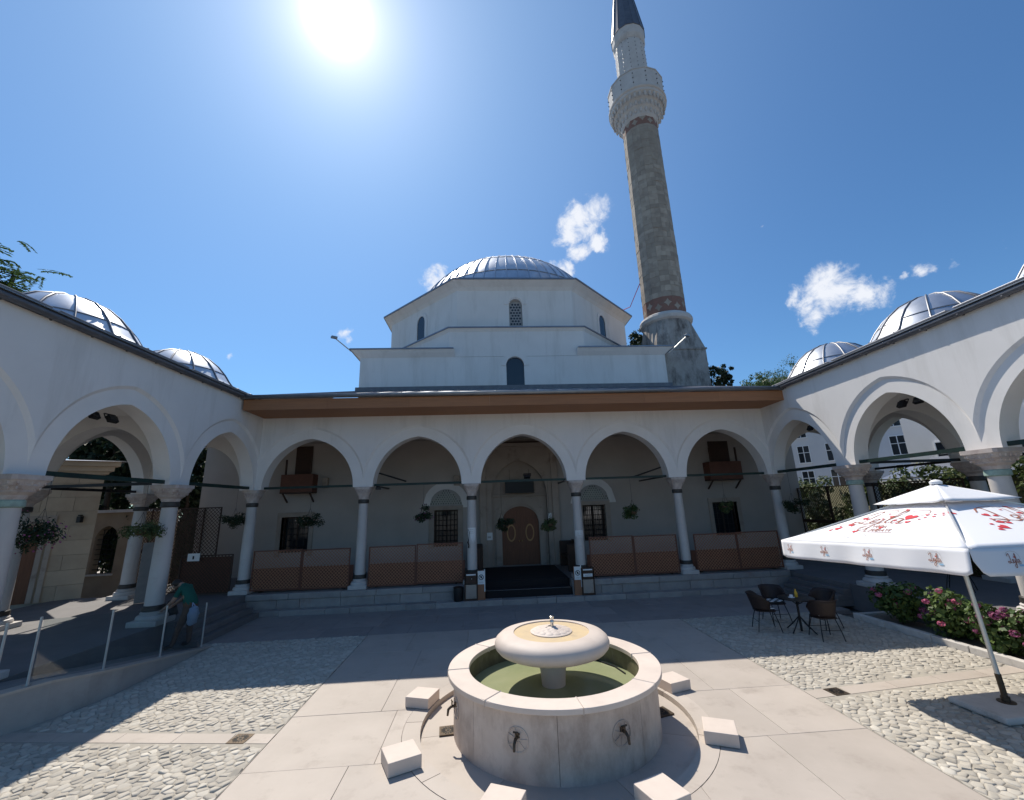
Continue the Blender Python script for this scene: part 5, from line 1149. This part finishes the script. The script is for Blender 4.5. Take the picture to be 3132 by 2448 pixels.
for a, b, lb in (((980,635),(1155,688),'second bay'),):
    A, B = at(700+a[0]*.46866,1150+a[1]*.46866,1,YF+1.0), at(700+b[0]*.46866,1150+b[1]*.46866,1,YF+.1)
    tag(obj('brace_rod', MB().bar(A,B,.05,.05), 'black_metal'), 'dark slanting iron rod under the second porch arch', 'rod')
A, B = at(1400+1150*.46866,1150+658*.46866,1,YF+.1), at(1400+1338*.46866,1150+592*.46866,1,YF+1.0); tag(obj('brace_rod', MB().bar(A,B,.05,.05), 'black_metal'), 'dark slanting iron rod under the fourth porch arch', 'rod')
c = at(700+975*.46866,1150+735*.46866,1,YF-.2); cm_ = thing('security_camera', 'small dark security camera at the second porch column', 'camera', tuple(c)); obj('body', MB().box(c,(.18,.08,.08),.6), 'black_metal', cm_, bevel=.01); obj('arm', MB().tube([c,c+Vector((-.12,.15,.1))], .012, 6), 'black_metal', cm_)
# ================================================================== GLASS RAILING
rl = thing('glass_railing', 'glass panel railing with slim metal posts along the ramp', 'railing', (-7.25,3.2,.3))
def rpt(yv):
    for (xa, ya), (xb, yb) in zip(ramp_in[:-1], ramp_in[1:]):
        if yb <= yv <= ya: return (xa+(xb-xa)*(ya-yv)/(ya-yb)-.09, yv)
    return (-7.25, yv)
PY = [5.27,3.97,2.68,1.72,1.40]
for yv in PY:
    x, y = rpt(yv); z = rz_((x,y)); obj('post', MB().b2((x-.012,y-.012,z),(x+.012,y+.012,z+.98)), 'alu', rl); obj('foot_plate', MB().box((x,y,z+.014),(.09,.09,.012)), 'steel', rl)
for a, b in zip(PY[:-1], PY[1:]):
    if a-b < .4: continue
    p, q = rpt(a-.03), rpt(b+.03); za, zb = rz_(p), rz_(q)
    obj('glass_pane', MB().add([(p[0]-.005,p[1],za+.08),(q[0]-.005,q[1],zb+.08),(q[0]-.005,q[1],zb+.93),(p[0]-.005,p[1],za+.93),(p[0]+.005,p[1],za+.08),(q[0]+.005,q[1],zb+.08),(q[0]+.005,q[1],zb+.93),(p[0]+.005,p[1],za+.93)], [(0,1,2,3),(7,6,5,4),(0,4,5,1),(1,5,6,2),(2,6,7,3),(3,7,4,0)]), 'pane_glass', rl)
p, q = rpt(1.37), (-8.2,.85)
obj('glass_pane', MB().add([(p[0],p[1],.66),(q[0],q[1],.66),(q[0],q[1],1.50),(p[0],p[1],1.50)], [(0,1,2,3)]), 'pane_glass', rl)
# ================================================================== CAFE TABLE AND CHAIRS
def make_chair():
    t = thing('cafe_chair', 'x', 'chair', (0,0,0), 'dark cafe chairs', local=True); L0 = (0,0,0)
    # seat faces -y
    obj('seat', MB().lathe([(.20,.425),(.225,.43),(.225,.445),(.20,.45)], 20, sq=[3.2]*4), 'wicker', t, smooth=40, loc=L0)
    cu = obj('cushion', MB().lathe([(.19,.45),(.21,.462),(.205,.48),(.17,.49)], 20, sq=[3]*4), 'black', t, smooth=50, loc=L0)
    for i in range(4):
        for j in range(4):
            if (i+j) % 2 == 0: obj('check', MB().box((-.135+i*.09,-.135+j*.09,.4925),(.082,.082,.006)), 'cushion_white', cu, bevel=.01, loc=L0)
    vs = []; n = 18; m = 6
    for j in range(m+1):
        h = j/m
        for i in range(n+1):
            a = math.radians(-22+224*i/n); ex = math.sin(math.radians(-22+224*i/n)); top = .80 if ex > .35 else .60+.20*max(0,(ex+.4)/.75)
            z = .46+(top-.46)*h; r = .225+.055*h; vs.append((r*math.cos(a), r*math.sin(a)*.95+.02+.05*h*max(0,ex), z))
    sh = obj('backrest', MB().add(vs, [(j*(n+1)+i, j*(n+1)+i+1, (j+1)*(n+1)+i+1, (j+1)*(n+1)+i) for j in range(m) for i in range(n)]), 'wicker', t, smooth=60, loc=L0); sh.modifiers.new('s','SOLIDIFY').thickness = .014
    obj('rim', MB().tube([vs[m*(n+1)+i] for i in range(n+1)], .013, 6), 'wicker', t, smooth=60, loc=L0)
    for sx in (-1,1):
        for sy in (-1,1): obj('leg', MB().tube([(sx*.15,sy*.15,.43),(sx*.20,sy*.21,.2),(sx*.225,sy*.25,.008)], .010, 6), 'black_metal', t, smooth=60, loc=L0); 
    [obj('stretcher', MB().tube([(-.20,w,.21),(.20,w,.21)], .006, 5), 'black_metal', t, loc=L0) for w in (-.2,.2)]
    return t
ch0 = make_chair()
TB = (6.62, 4.12)
place = [(5.95,4.35,math.radians(75),'left of the round table, its checked cushion showing'),(6.62,4.95,math.radians(-5)+0,'behind the round table'),(7.35,4.30,math.radians(-80),'right of the round table'),(6.75,3.55,math.radians(172),'in front of the round table, its back to the camera')]
place += [(11.3,4.6,.6,'farther of the two in the right gallery, under the parasol edge'),(11.7,3.4,2.2,'nearer of the two in the right gallery, behind the flowers'),(8.05,.55,math.radians(120),'at the right picture edge beside the parasol pole')]
for i, (x, y, r, lb) in enumerate(place):
    c = ch0 if i == 0 else copy_tree(ch0); c.location = (x, y, (FLOOR if x > 10 else .012)); c.rotation_euler = (0,0,r); c['label'] = 'dark cafe chair '+lb
tbl = thing('cafe_table', 'small round dark cafe table on the shaded cobbles', 'table', (*TB,.01))
obj('top', MB().lathe([(.35,.70),(.36,.705),(.36,.722),(.34,.728)], 36, (*TB,0)), 'black', tbl, smooth=30); obj('top_rim', MB().tube([(TB[0]+.36*math.cos(2*PI*k/36),TB[1]+.36*math.sin(2*PI*k/36),.714) for k in range(36)], .013, 6, True), 'black_metal', tbl, smooth=60)
obj('pedestal', MB().tube([(*TB,.02),(*TB,.70)], .025, 10), 'black_metal', tbl)
for k in range(4):
    a = .4+k*PI/2; c_, s_ = math.cos(a), math.sin(a); obj('leg', MB().tube([(TB[0]+.02*c_,TB[1]+.02*s_,.32),(TB[0]+.16*c_,TB[1]+.16*s_,.17),(TB[0]+.28*c_,TB[1]+.28*s_,.06),(TB[0]+.33*c_,TB[1]+.33*s_,.02)], .013, 6), 'black_metal', tbl, smooth=60)
    obj('top_arm', MB().tube([(TB[0]+.02*c_,TB[1]+.02*s_,.58),(TB[0]+.2*c_,TB[1]+.2*s_,.69)], .010, 5), 'black_metal', tbl)
cpz = thing('cup', 'white cup and saucer on the cafe table', 'cup', (TB[0]-.12,TB[1]-.02,.729)); obj('saucer', MB().lathe([(.04,.729),(.07,.738),(.068,.741),(.03,.735)], 18, (TB[0]-.12,TB[1]-.02,0)), 'white', cpz, smooth=50); obj('bowl', MB().lathe([(.025,.737),(.038,.755),(.04,.79),(.036,.79),(.03,.75)], 18, (TB[0]-.12,TB[1]-.02,0)), 'white', cpz, smooth=50)
jr = thing('drink_bottle', 'yellow juice bottle on the cafe table', 'bottle', (TB[0]+.03,TB[1]+.02,.729)); obj('body', MB().lathe([(.03,.729),(.033,.735),(.033,.83),(.016,.86),(.014,.89)], 16, (TB[0]+.03,TB[1]+.02,0)), 'juice', jr, smooth=50); obj('cap', MB().lathe([(.016,.888),(.016,.905)], 12, (TB[0]+.03,TB[1]+.02,0)), 'brass', jr)
# ================================================================== NEIGHBOURS ON THE LEFT
Z7 = lambda a, b: (a*.2929, 1380+b*.2929)
tA = Vector((-13.71,9.51,0)); tdir = Vector((-.865,-.502,0)).normalized(); tn = Vector((-.76,.65,0))   # side wall of the many-sided tomb, turned away from the court
zt = at(318,1452,1,9.51).z
tu = thing('tomb_building', 'small tan stone tomb building with projecting cornice beyond the left gallery', 'building', tuple(tA))
def tp(s, d, z): v = tA+tdir*s+tn*d; return (v.x,v.y,z)
def tbox(s0, s1, d0, d1, z0, z1):
    P = [tp(s,d,z) for z in (z0,z1) for s, d in ((s0,d0),(s1,d0),(s1,d1),(s0,d1))]; return MB().add(P, [(3,2,1,0),(4,5,6,7),(0,1,5,4),(1,2,6,5),(2,3,7,6),(3,0,4,7)])
obj('core', tbox(.06,6,.06,5,-.1,zt-.02), 'mortar', tu)
row = 0; z = FLOOR-.02; DS, DE, DZT = 1.25, 2.45, 2.95
while z < zt-.05:
    h = min(.46, zt-z); s0 = 0.; k = 0
    while s0 < 5.9:
        L = (.78 if (row+k) % 2 else .62)+(.2 if k == 0 and row % 2 else 0); s1 = min(6., s0+L)
        if not (z < DZT-.2 and s1 > DS and s0 < DE):
            obj('wall_stone', tbox(s0+.004,s1-.004,RNG.normal(0,.004),.1,z+.004,z+h-.004), 'stone_warm', tu)
        else:
            if s0 < DS-.05: obj('wall_stone', tbox(s0+.004,DS-.004,0,.1,z+.004,z+h-.004), 'stone_warm', tu)
            if s1 > DE+.05: obj('wall_stone', tbox(DE+.004,s1-.004,0,.1,z+.004,z+h-.004), 'stone_warm', tu)
        s0 = s1; k += 1
    z += h; row += 1
row = 0; z = FLOOR-.02
while z < zt-.05:
    h = min(.46, zt-z); s0 = .1
    while s0 < 4.9: L = .7; obj('side_stone', tbox(0,.06,s0+.004,min(5,s0+L)-.004,z+.004,z+h-.004), 'stone_warm', tu); s0 += L
    z += h; row += 1
dr2 = obj('door', tbox(DS,DE,.02,.08,FLOOR,DZT-.0), 'wood_door', tu)
for s0, s1 in ((DS-.30,DS-.18),(DS-.12,DS)): obj('door_jamb', tbox(s0,s1,-.05,.0,FLOOR,DZT), 'portal', tu)
obj('door_arch', tbox(DS-.3,DE+.3,-.06,.0,DZT,DZT+.25), 'portal', tu)
for i, (e, z0, z1) in enumerate(((.08,zt,zt+.10),(.18,zt+.10,zt+.26),(.30,zt+.26,zt+.42))): obj('cornice', tbox(-e,6,-e,5,z0,z1-.002), 'stone_warm', tu)
obj('roof', MB().add([tp(-.46,-.46,zt+.42),tp(6,-.46,zt+.42),tp(6,5,zt+.42),tp(-.46,5,zt+.42),tp(2.8,2.4,zt+.75)], [(0,1,4),(1,2,4),(2,3,4),(3,0,4),(3,2,1,0)]), 'lead_roof', tu)
lt = tag(obj('wall_lamp', MB().box(tp(.42,-.1,3.05),(.12,.12,.2)).box(tp(.42,-.05,3.18),(.05,.12,.04)), 'black_metal'), 'small black lamp on the tan tomb wall', 'lamp')
Yw = 13.6
wl0, wl1 = at(*Z7(985,640),1,Yw), at(*Z7(1400,640),1,Yw)
ww = thing('garden_wall', 'tan stone garden wall with a pointed barred window opening', 'wall', (wl1.x,Yw,0))
wx0, wx1 = wl0.x-1.2, wl1.x+1.6
wc0, wc1 = at(*Z7(930,1290),1,Yw), at(*Z7(1110,1270),1,Yw); wt = at(*Z7(1085,785),1,Yw); wxc = (wc0.x+wc1.x)/2+.08; whw = .46
obj('wall', wall_with_openings(MB(), wx0, wx1, -.1, 3.3, Yw, Yw+.4, [(wxc,whw,wc0.z,wt.z-.55,wt.z)]), 'stone_warm', ww)
obj('coping', MB().b2((wx0,Yw-.1,3.302),(wx1,Yw+.5,3.42)), 'stucco', ww); obj('sill', MB().b2((wxc-whw-.05,Yw-.06,wc0.z-.07),(wxc+whw+.05,Yw+.2,wc0.z-.002)), 'stucco', ww)
for k in range(1,4): x = wxc-whw+2*whw*k/4; obj('bar', MB().tube([(x,Yw+.12,wc0.z),(x,Yw+.12,wt.z-.15)], .013, 6), 'black_metal', ww)
for k in range(9): z = wc0.z+.16+k*.2; obj('cross_bar', MB().tube([(wxc-whw-.02,Yw+.14,z),(wxc+whw+.02,Yw+.14,z)], .013, 6), 'black_metal', ww)
structure('rear_yard', MB().add([(-40,9.5,-.09),(-12.6,9.5,-.09),(-12.6,34,-.09),(-40,34,-.09)], [(0,1,2,3)]), 'lime_floor')
pl = at(*Z7(1010,80),1,16.); tag(obj('flag_pole', MB().lathe([(.10,0),(.09,9.0),(.02,9.1)], 14, (pl.x,16,-.1)), 'alu', smooth=40), 'pale metal pole rising behind the tomb building', 'pole')
lb_ = tag(obj('upright_slab', MB().box((0,0,.85),(.34,.06,1.7)), 'concrete', loc=(*at(*Z7(1470,1590),2,FLOOR)[:2],FLOOR+.01), rz=.6, bevel=.01), 'narrow grey slab standing in the left gallery behind the second column', 'slab')
# ================================================================== TREES
def tree(name, label, base, h, crown, n, size, mat, seed, asp=.5, group=None, trunk=.18):
    t = thing(name, label, 'tree', base, group); rg = np.random.default_rng(seed); base = Vector(base)
    top = Vector((crown[0][0],crown[0][1],crown[0][2]))
    obj('trunk', MB().tube([base, base.lerp(top,.5)+Vector((.15,0,0)), top], [trunk,trunk*.7,trunk*.25], 9), 'bark', t, smooth=50)
    for c in crown[1:7]: obj('limb', MB().tube([base.lerp(top,.45), base.lerp(top,.6).lerp(Vector(c[:3]),.5), Vector(c[:3])], [trunk*.45,trunk*.3,trunk*.1], 6), 'bark', t, smooth=50)
    sub = []
    for c in crown:
        for _ in range(14):
            d = rg.normal(size=3); d /= np.linalg.norm(d); sub.append((*(np.array(c[:3])+d*c[3]*rg.uniform(.35,1.0)), c[3]*rg.uniform(.16,.34)))
    sub = np.array(sub); P, N = blob_points(sub[:,:3], sub[:,3], n, seed, .25); leaf_mesh('crown', P, N, size, mat, t, asp, seed)
    return t
def crown_at(u, v, Y, R, k, seed, spread=1.0, squash=.8):
    c = at(u*D2, v*D2, 1, Y); c = c-Vector((0,0,R*.9)); rg = np.random.default_rng(seed); out = [(c.x,c.y,c.z,R*.7)]
    for _ in range(k): d = rg.normal(size=3); d /= np.linalg.norm(d); out.append((c.x+d[0]*R*spread*.7, c.y+d[1]*R*.7, c.z+d[2]*R*squash*.6, R*rg.uniform(.3,.5)))
    return c, out
bg_t = [(1670,768,44,4.0,'leafy green tree right of the porch roof, touching the near right dome','leaf',.22),(1650,785,46,3.4,'leafy green tree beside the corner of porch roof and right gallery','leaf',.2),(1592,800,30,2.2,'small green treetop above the porch roof, left of its fellows','leaf',.2),
        (1499,772,22,1.4,'dark feathery tree just right of the minaret base','leaf_dark',.2),(1358,712,31,1.9,'dark treetop between drum and minaret','leaf_dark',.22),(1842,722,42,2.6,'dark treetop between the two right domes','leaf',.2),(1540,815,34,2.2,'low green treetop behind the porch roof right of the minaret','leaf',.22)]
for i, (u, v, Y, R, lb, mt, sz) in enumerate(bg_t):
    c, cr = crown_at(u, v, Y, R*1.25, 12, 100+i); tree('broadleaf_tree', lb, (c.x+.2,c.y,-.1), c.z, cr, 7500, sz, mt, 100+i, group='trees behind the mosque and galleries')
dk = [(-15.6,16.5,5.4,2.2,'dense dark tree behind the garden wall, nearest the porch'),(-18.2,15.0,6.6,2.6,'dense dark tree between tomb building and pole'),(-21.5,18.0,7.2,3.0,'big dark tree far behind the tomb building'),(-13.2,20.5,6.0,2.6,'dark tree seen through the corner arch'),(-17.0,24.0,6.5,3.2,'dark tree in the far rear yard'),(-24.5,13.5,7.0,3.0,'dark tree farthest to the left')]
for i, (x, y, z, R, lb) in enumerate(dk):
    rg = np.random.default_rng(200+i); cr = [(x,y,z,R*.8)]+[(x+rg.normal(0,R*.5),y+rg.normal(0,R*.3),rg.uniform(.8,3.4),R*.5) for _ in range(6)]+[(x+rg.normal(0,R*.4),y+rg.normal(0,R*.3),z+rg.uniform(-1.3,.9)*R*.62,R*rg.uniform(.4,.6)) for _ in range(10)]
    tree('dark_tree', lb, (x,y,-.1), z, cr, 11000, .32, 'leaf_dark', 200+i, group='dark trees beyond the left gallery')
for i, (x0, y0, x1, y1, lb) in enumerate(((-40,34,-26,34,'left'),(-26,34,-12,34,'right'))):
    t = thing('hedge', 'tall dark hedge closing the rear yard, %s half' % lb, 'hedge', ((x0+x1)/2,y0,-.1), 'hedges of the rear yard'); rg = np.random.default_rng(400+i)
    cs = np.stack([rg.uniform(x0,x1,60), rg.uniform(y0-.8,y0+.8,60), rg.uniform(.3,8.,60)], 1); P, N = blob_points(cs, [1.3]*60, 9000, 400+i, .3); leaf_mesh('foliage', P, N, .5, 'leaf_dark', t, .7, 400+i)
    obj('stem', MB().tube([((x0+x1)/2,y0,-.1),((x0+x1)/2,y0,5)], .2, 6), 'bark', t)
# tree of heaven with feathery fronds over the left roof
fc = at(30*D2,588*D2,0,-15.0); ft = thing('feather_leaved_tree', 'feathery-leaved tree showing above the left gallery roof', 'tree', (fc.x,fc.y,-.1))
obj('trunk', MB().tube([(fc.x-.6,fc.y,-.1),(fc.x-.4,fc.y,5),tuple(fc)], [.2,.15,.05], 8), 'bark', ft, smooth=50)
rg = np.random.default_rng(9); PP, NN = [], []
for k in range(420):
    o = np.array(fc)+np.array([rg.normal(-.75,.7),rg.normal(-.8,.8),rg.normal(-.65,.55)]); a = rg.uniform(0,2*PI); d = np.array([math.cos(a),math.sin(a),rg.uniform(-.1,.55)]); d /= np.linalg.norm(d); s_ = np.cross(d,[0,0,1]); s_ /= np.linalg.norm(s_); L = rg.uniform(.55,.95)
    for j in range(13):
        f = (j+1)/13; b = o+d*L*f-np.array([0,0,.28*L*f*f])
        for sg in (-1,1): PP.append(b+s_*sg*.07*(1.2-f*.6)); NN.append((np.array([0,0,1])+s_*sg*.3))
me_pts = np.array(PP); me_n = np.array(NN); me_n /= np.linalg.norm(me_n,axis=1)[:,None]
leaf_mesh('crown', me_pts, me_n, .15, 'leaf', ft, .42, 9)
# ================================================================== NEIGHBOURS ON THE RIGHT
def building(name, label, c, ang, w, d, h, floors, cols, wz=1.35, ww_=1.0, mat='building', first=1.2):
    t = thing(name, label, 'building', (*c,0), rz=0.); R = Matrix.Translation((*c,0)) @ Matrix.Rotation(ang,4,'Z')     # front face is local -y
    bm = MB().box((0,d/2,h/2-.1),(w,d,h+.2)).xf(R); obj('wall', bm, mat, t)
    obj('roof', MB().box((0,d/2,h+.12),(w+.6,d+.6,.22)).xf(R), 'roof_tile', t)
    for f in range(floors):
        for k in range(cols):
            x = -w/2+w*(k+.5)/cols; z = first+f*(h-first)/floors+.9
            wn_ = obj('window', MB().box((x,-.012,z),(ww_,.02,wz)).xf(R), 'dark_glass', t)
            fr = MB(); fr.box((x,-.035,z+wz/2+.03),(ww_+.12,.05,.06)).box((x,-.05,z-wz/2-.04),(ww_+.2,.1,.07)).box((x-ww_/2-.03,-.035,z),(.06,.05,wz)).box((x+ww_/2+.03,-.035,z),(.06,.05,wz)).box((x,-.03,z),(.06,.03,wz)).box((x,-.03,z+.15),(ww_,.03,.05)).xf(R)
            obj('frame', fr, 'white', wn_)
    return t
building('apartment_house', 'pale plastered house with framed windows seen through the right gallery arches', (22.5,5.5), -1.35, 17, 8, 8.6, 3, 5)
building('apartment_block', 'tall white block with many small windows seen through the right corner arch', (33.,26.), -.95, 20, 10, 10.5, 4, 9, wz=1.5, ww_=.9)
lo = thing('low_outbuilding', 'low olive-walled outbuilding with tiled eave behind the right gallery', 'building', (17.6,4,0))
obj('wall', MB().b2((16.9,-4,-.1),(19,18.8,3.45)), 'ochre_wall', lo); obj('roof', MB().add([(16.4,-4.3,3.46),(16.4,11.8,3.46),(19.6,11.8,4.5),(19.6,-4.3,4.5),(16.4,-4.3,3.38),(16.4,11.8,3.38),(19.6,11.8,4.42),(19.6,-4.3,4.42)], [(0,1,2,3)[::-1],(4,5,6,7),(0,4,5,1),(0,3,7,4),(1,5,6,2)]), 'lead_roof', lo)
obj('eave_board', MB().b2((16.34,-4.3,3.36),(16.38,11.8,3.50)), 'white', lo)
for i in range(4): obj('gutter_bar', MB().b2((16.2,-4.3+i*4,3.52+.0),(16.26,-.4+i*4,3.58)), 'zinc', lo)
for i, (y0, y1, lb) in enumerate(((5.6,9.6,'at the porch end'),(1.4,5.4,'behind the parasol top'),(-2.8,1.2,'nearest the right picture edge'),(9.8,13.6,'beyond the porch end'),(13.7,18.5,'farthest from the court'))):
    t = thing('climbing_vine', 'dense climbing vine on the olive wall '+lb, 'vine', (16.4,(y0+y1)/2,0), 'vines on the olive wall'); rg = np.random.default_rng(300+i)
    cs = np.stack([rg.uniform(15.2,16.5,40), rg.uniform(y0,y1,40), rg.uniform(.2,3.7 if y0 > 5 else 3.0,40)], 1)
    P, N = blob_points(cs, [.46]*40, 6500, 300+i, .3); leaf_mesh('foliage', P, N, .16, 'leaf_vine', t, .7, 300+i)
    for k in range(4): yy = y0+.5+k*.9; obj('stem', MB().tube([(16.3,yy,-.1),(16.2,yy+.2,1.4),(16.3,yy-.1,3.0)], [.05,.03,.015], 6), 'bark', t, smooth=50)
# distant hill
hp = at(1612*D2, 806*D2, 1, 1400.); hv = []; hf = []; nx_, ny_ = 40, 12
for j in range(ny_):
    for i in range(nx_):
        x = hp.x-900+i*60; y = 1150+j*70; e = math.exp(-((x-hp.x-140)/420)**2)*math.exp(-((y-1480)/240)**2); hv.append((x, y, -1+(hp.z+25)*e*(1+.05*math.sin(x*.03)+.04*math.sin(x*.071+1))))
hf = [(j*nx_+i, j*nx_+i+1, (j+1)*nx_+i+1, (j+1)*nx_+i) for j in range(ny_-1) for i in range(nx_-1)]
structure('hill', MB().add(hv, hf), 'hazy_hillside', smooth=80)
# ================================================================== PERSON
def person():
    t = thing('person', 'person in green T-shirt and brown trousers bending over a black bag by the ramp', 'person', (-7.72,5.22,.06))
    J = {'pel':(-7.53,5.22,.98,.155,.125),'bel':(-7.57,5.22,1.13,.15,.13),'che':(-7.67,5.22,1.32,.165,.135),'nek':(-7.80,5.22,1.43,.065,.065),'hea':(-7.865,5.22,1.455,.075,.07),'hd2':(-7.95,5.22,1.44,.098,.085),'hd3':(-8.02,5.22,1.40,.07,.065)}
    E_ = [('pel','bel'),('bel','che'),('che','nek'),('nek','hea'),('hea','hd2'),('hd2','hd3')]; zone = {}
    for s, n in ((-1,'n'),(1,'f')):
        J.update({n+'sh':(-7.72,5.22+s*.17,1.38,.07,.065),n+'el':(-7.82,5.22+s*.21,1.13,.05,.047),n+'wr':(-8.02,5.22+s*.12,.98,.034,.03),n+'hp':(-8.08,5.22+s*.11,.94,.04,.025),
                  n+'hi':(-7.54,5.22+s*.10,.88,.105,.10),n+'kn':(-7.63+.04*s,5.22+s*.13,.51,.07,.068),n+'an':(-7.66+.1*s,5.22+s*.13,.16,.05,.05),n+'to':(-7.82+.1*s,5.22+s*.15,.10,.046,.038)})
        E_ += [('che',n+'sh'),(n+'sh',n+'el'),(n+'el',n+'wr'),(n+'wr',n+'hp'),('pel',n+'hi'),(n+'hi',n+'kn'),(n+'kn',n+'an'),(n+'an',n+'to')]
        for f in range(4):
            J['%sf%d' % (n,f)] = (-8.12-.015*(f % 2),5.22+s*(.075+.023*f),.905,.0095,.0095); J['%sg%d' % (n,f)] = (-8.13,5.22+s*(.075+.022*f),.868+.005*f,.008,.008); E_ += [(n+'hp','%sf%d' % (n,f)),('%sf%d' % (n,f),'%sg%d' % (n,f))]
        J[n+'th'] = (-8.05,5.22+s*.055,.915,.011,.011); E_.append((n+'hp',n+'th'))
    ks = list(J); me = bpy.data.meshes.new('body'); me.from_pydata([J[k][:3] for k in ks], [(ks.index(a),ks.index(b)) for a, b in E_], [])
    o = bpy.data.objects.new('body', me); COL.objects.link(o); sk = o.modifiers.new('skin','SKIN'); sk.use_smooth_shade = True
    for i, k in enumerate(ks): sv = me.skin_vertices[0].data[i]; sv.radius = J[k][3:5]; sv.use_root = (k == 'pel')
    ss = o.modifiers.new('sub','SUBSURF'); ss.levels = 2; ss.render_levels = 2
    bpy.context.view_layer.update(); dg = bpy.context.evaluated_depsgraph_get(); m2 = bpy.data.meshes.new_from_object(o.evaluated_get(dg)); bpy.data.objects.remove(o)
    for mt in ('shirt_green','trousers','skin','shoe'): m2.materials.append(MATS[mt])
    V = [(k, Vector(J[k][:3])) for k in ks]
    for p in m2.polygons:
        best = min(E_, key=lambda e: (lambda a, b, c: ((c-a)-(b-a)*max(0,min(1,(c-a).dot(b-a)/max(1e-9,(b-a).length_squared)))).length)(Vector(J[e[0]][:3]), Vector(J[e[1]][:3]), p.center))
        a, b = best; z = p.center.z; mi = 0
        if b in ('hea','hd2','hd3') : mi = 2
        elif a in ('nel','fel') or a[1:] in ('wr','hp') or 'f0' in a or (len(a) == 3 and a[1] in 'fg'): mi = 2
        elif a[1:] == 'sh' and b[1:] == 'el': mi = 0 if (p.center-Vector(J[a][:3])).length < .19 else 2
        elif b[1:] == 'to': mi = 3
        elif a[1:] in ('hi','kn') or b[1:] == 'hi' or (a == 'pel' and z < .99): mi = 1
        p.material_index = mi; p.use_smooth = True
    link('body', m2, t)
    hr = MB().sphere((-7.93,5.22,1.475), .112, 16, 10, (1.0,.88,.82)); obj('hair', hr, 'hair', t, smooth=80)
    fcx = -8.02
    for s in (-1,1): obj('ear', MB().sphere((-7.95,5.22+s*.09,1.42), .028, 8, 6, (.8,.35,1)), 'skin', t, smooth=80); obj('eye', MB().sphere((-8.055,5.22+s*.033,1.40), .011, 8, 6), 'white', t, smooth=80)
    obj('nose', MB().sphere((-8.085,5.22,1.375), .02, 8, 6, (1,.7,1)), 'skin', t, smooth=80); obj('mouth', MB().sphere((-8.05,5.22,1.345), .018, 8, 5, (.6,1.2,.35)), 'wood_red', t, smooth=80)
person()
bgp = at(400+505*.229,1750+545*.229,0,-8.34)
bb = thing('black_bag', 'slumped black bag on the platform edge beside the bending person', 'bag', (-8.32,5.0,FLOOR))
by = bgp.y
vv = MB().sphere((-8.34,by,FLOOR+.17), .2, 16, 10, (.8,1.15,.95)); vv.v = [(x+.02*math.sin(z*31+y*17), y+.02*math.sin(x*23+z*13), max(z,FLOOR+.003)) for x, y, z in vv.v]; obj('sack', vv, 'bag_black', bb, smooth=80)
obj('strap', MB().tube([(-8.34,by-.15,FLOOR+.30),(-8.30,by-.1,FLOOR+.44),(-8.30,by+.1,FLOOR+.44),(-8.34,by+.15,FLOOR+.30)], .014, 6), 'bag_black', bb, smooth=60)
pb = thing('plastic_bag', 'pale blue plastic bag hanging behind the bending person', 'bag', (-7.33,5.05,.62))
vv = MB().sphere((-7.36,5.05,.78), .14, 14, 9, (.75,.9,1.5)); vv.v = [(x+.018*math.sin(z*37+y*29), y+.018*math.sin(x*31+z*23), z) for x, y, z in vv.v]; obj('pouch', vv, 'bag_blue', pb, smooth=60); obj('handle', MB().tube([(-7.37,5.0,.97),(-7.40,5.05,1.06),(-7.36,5.1,.97)], .012, 5), 'bag_blue', pb)
for o in bpy.data.objects:
    if '_o' in o: del o['_o']
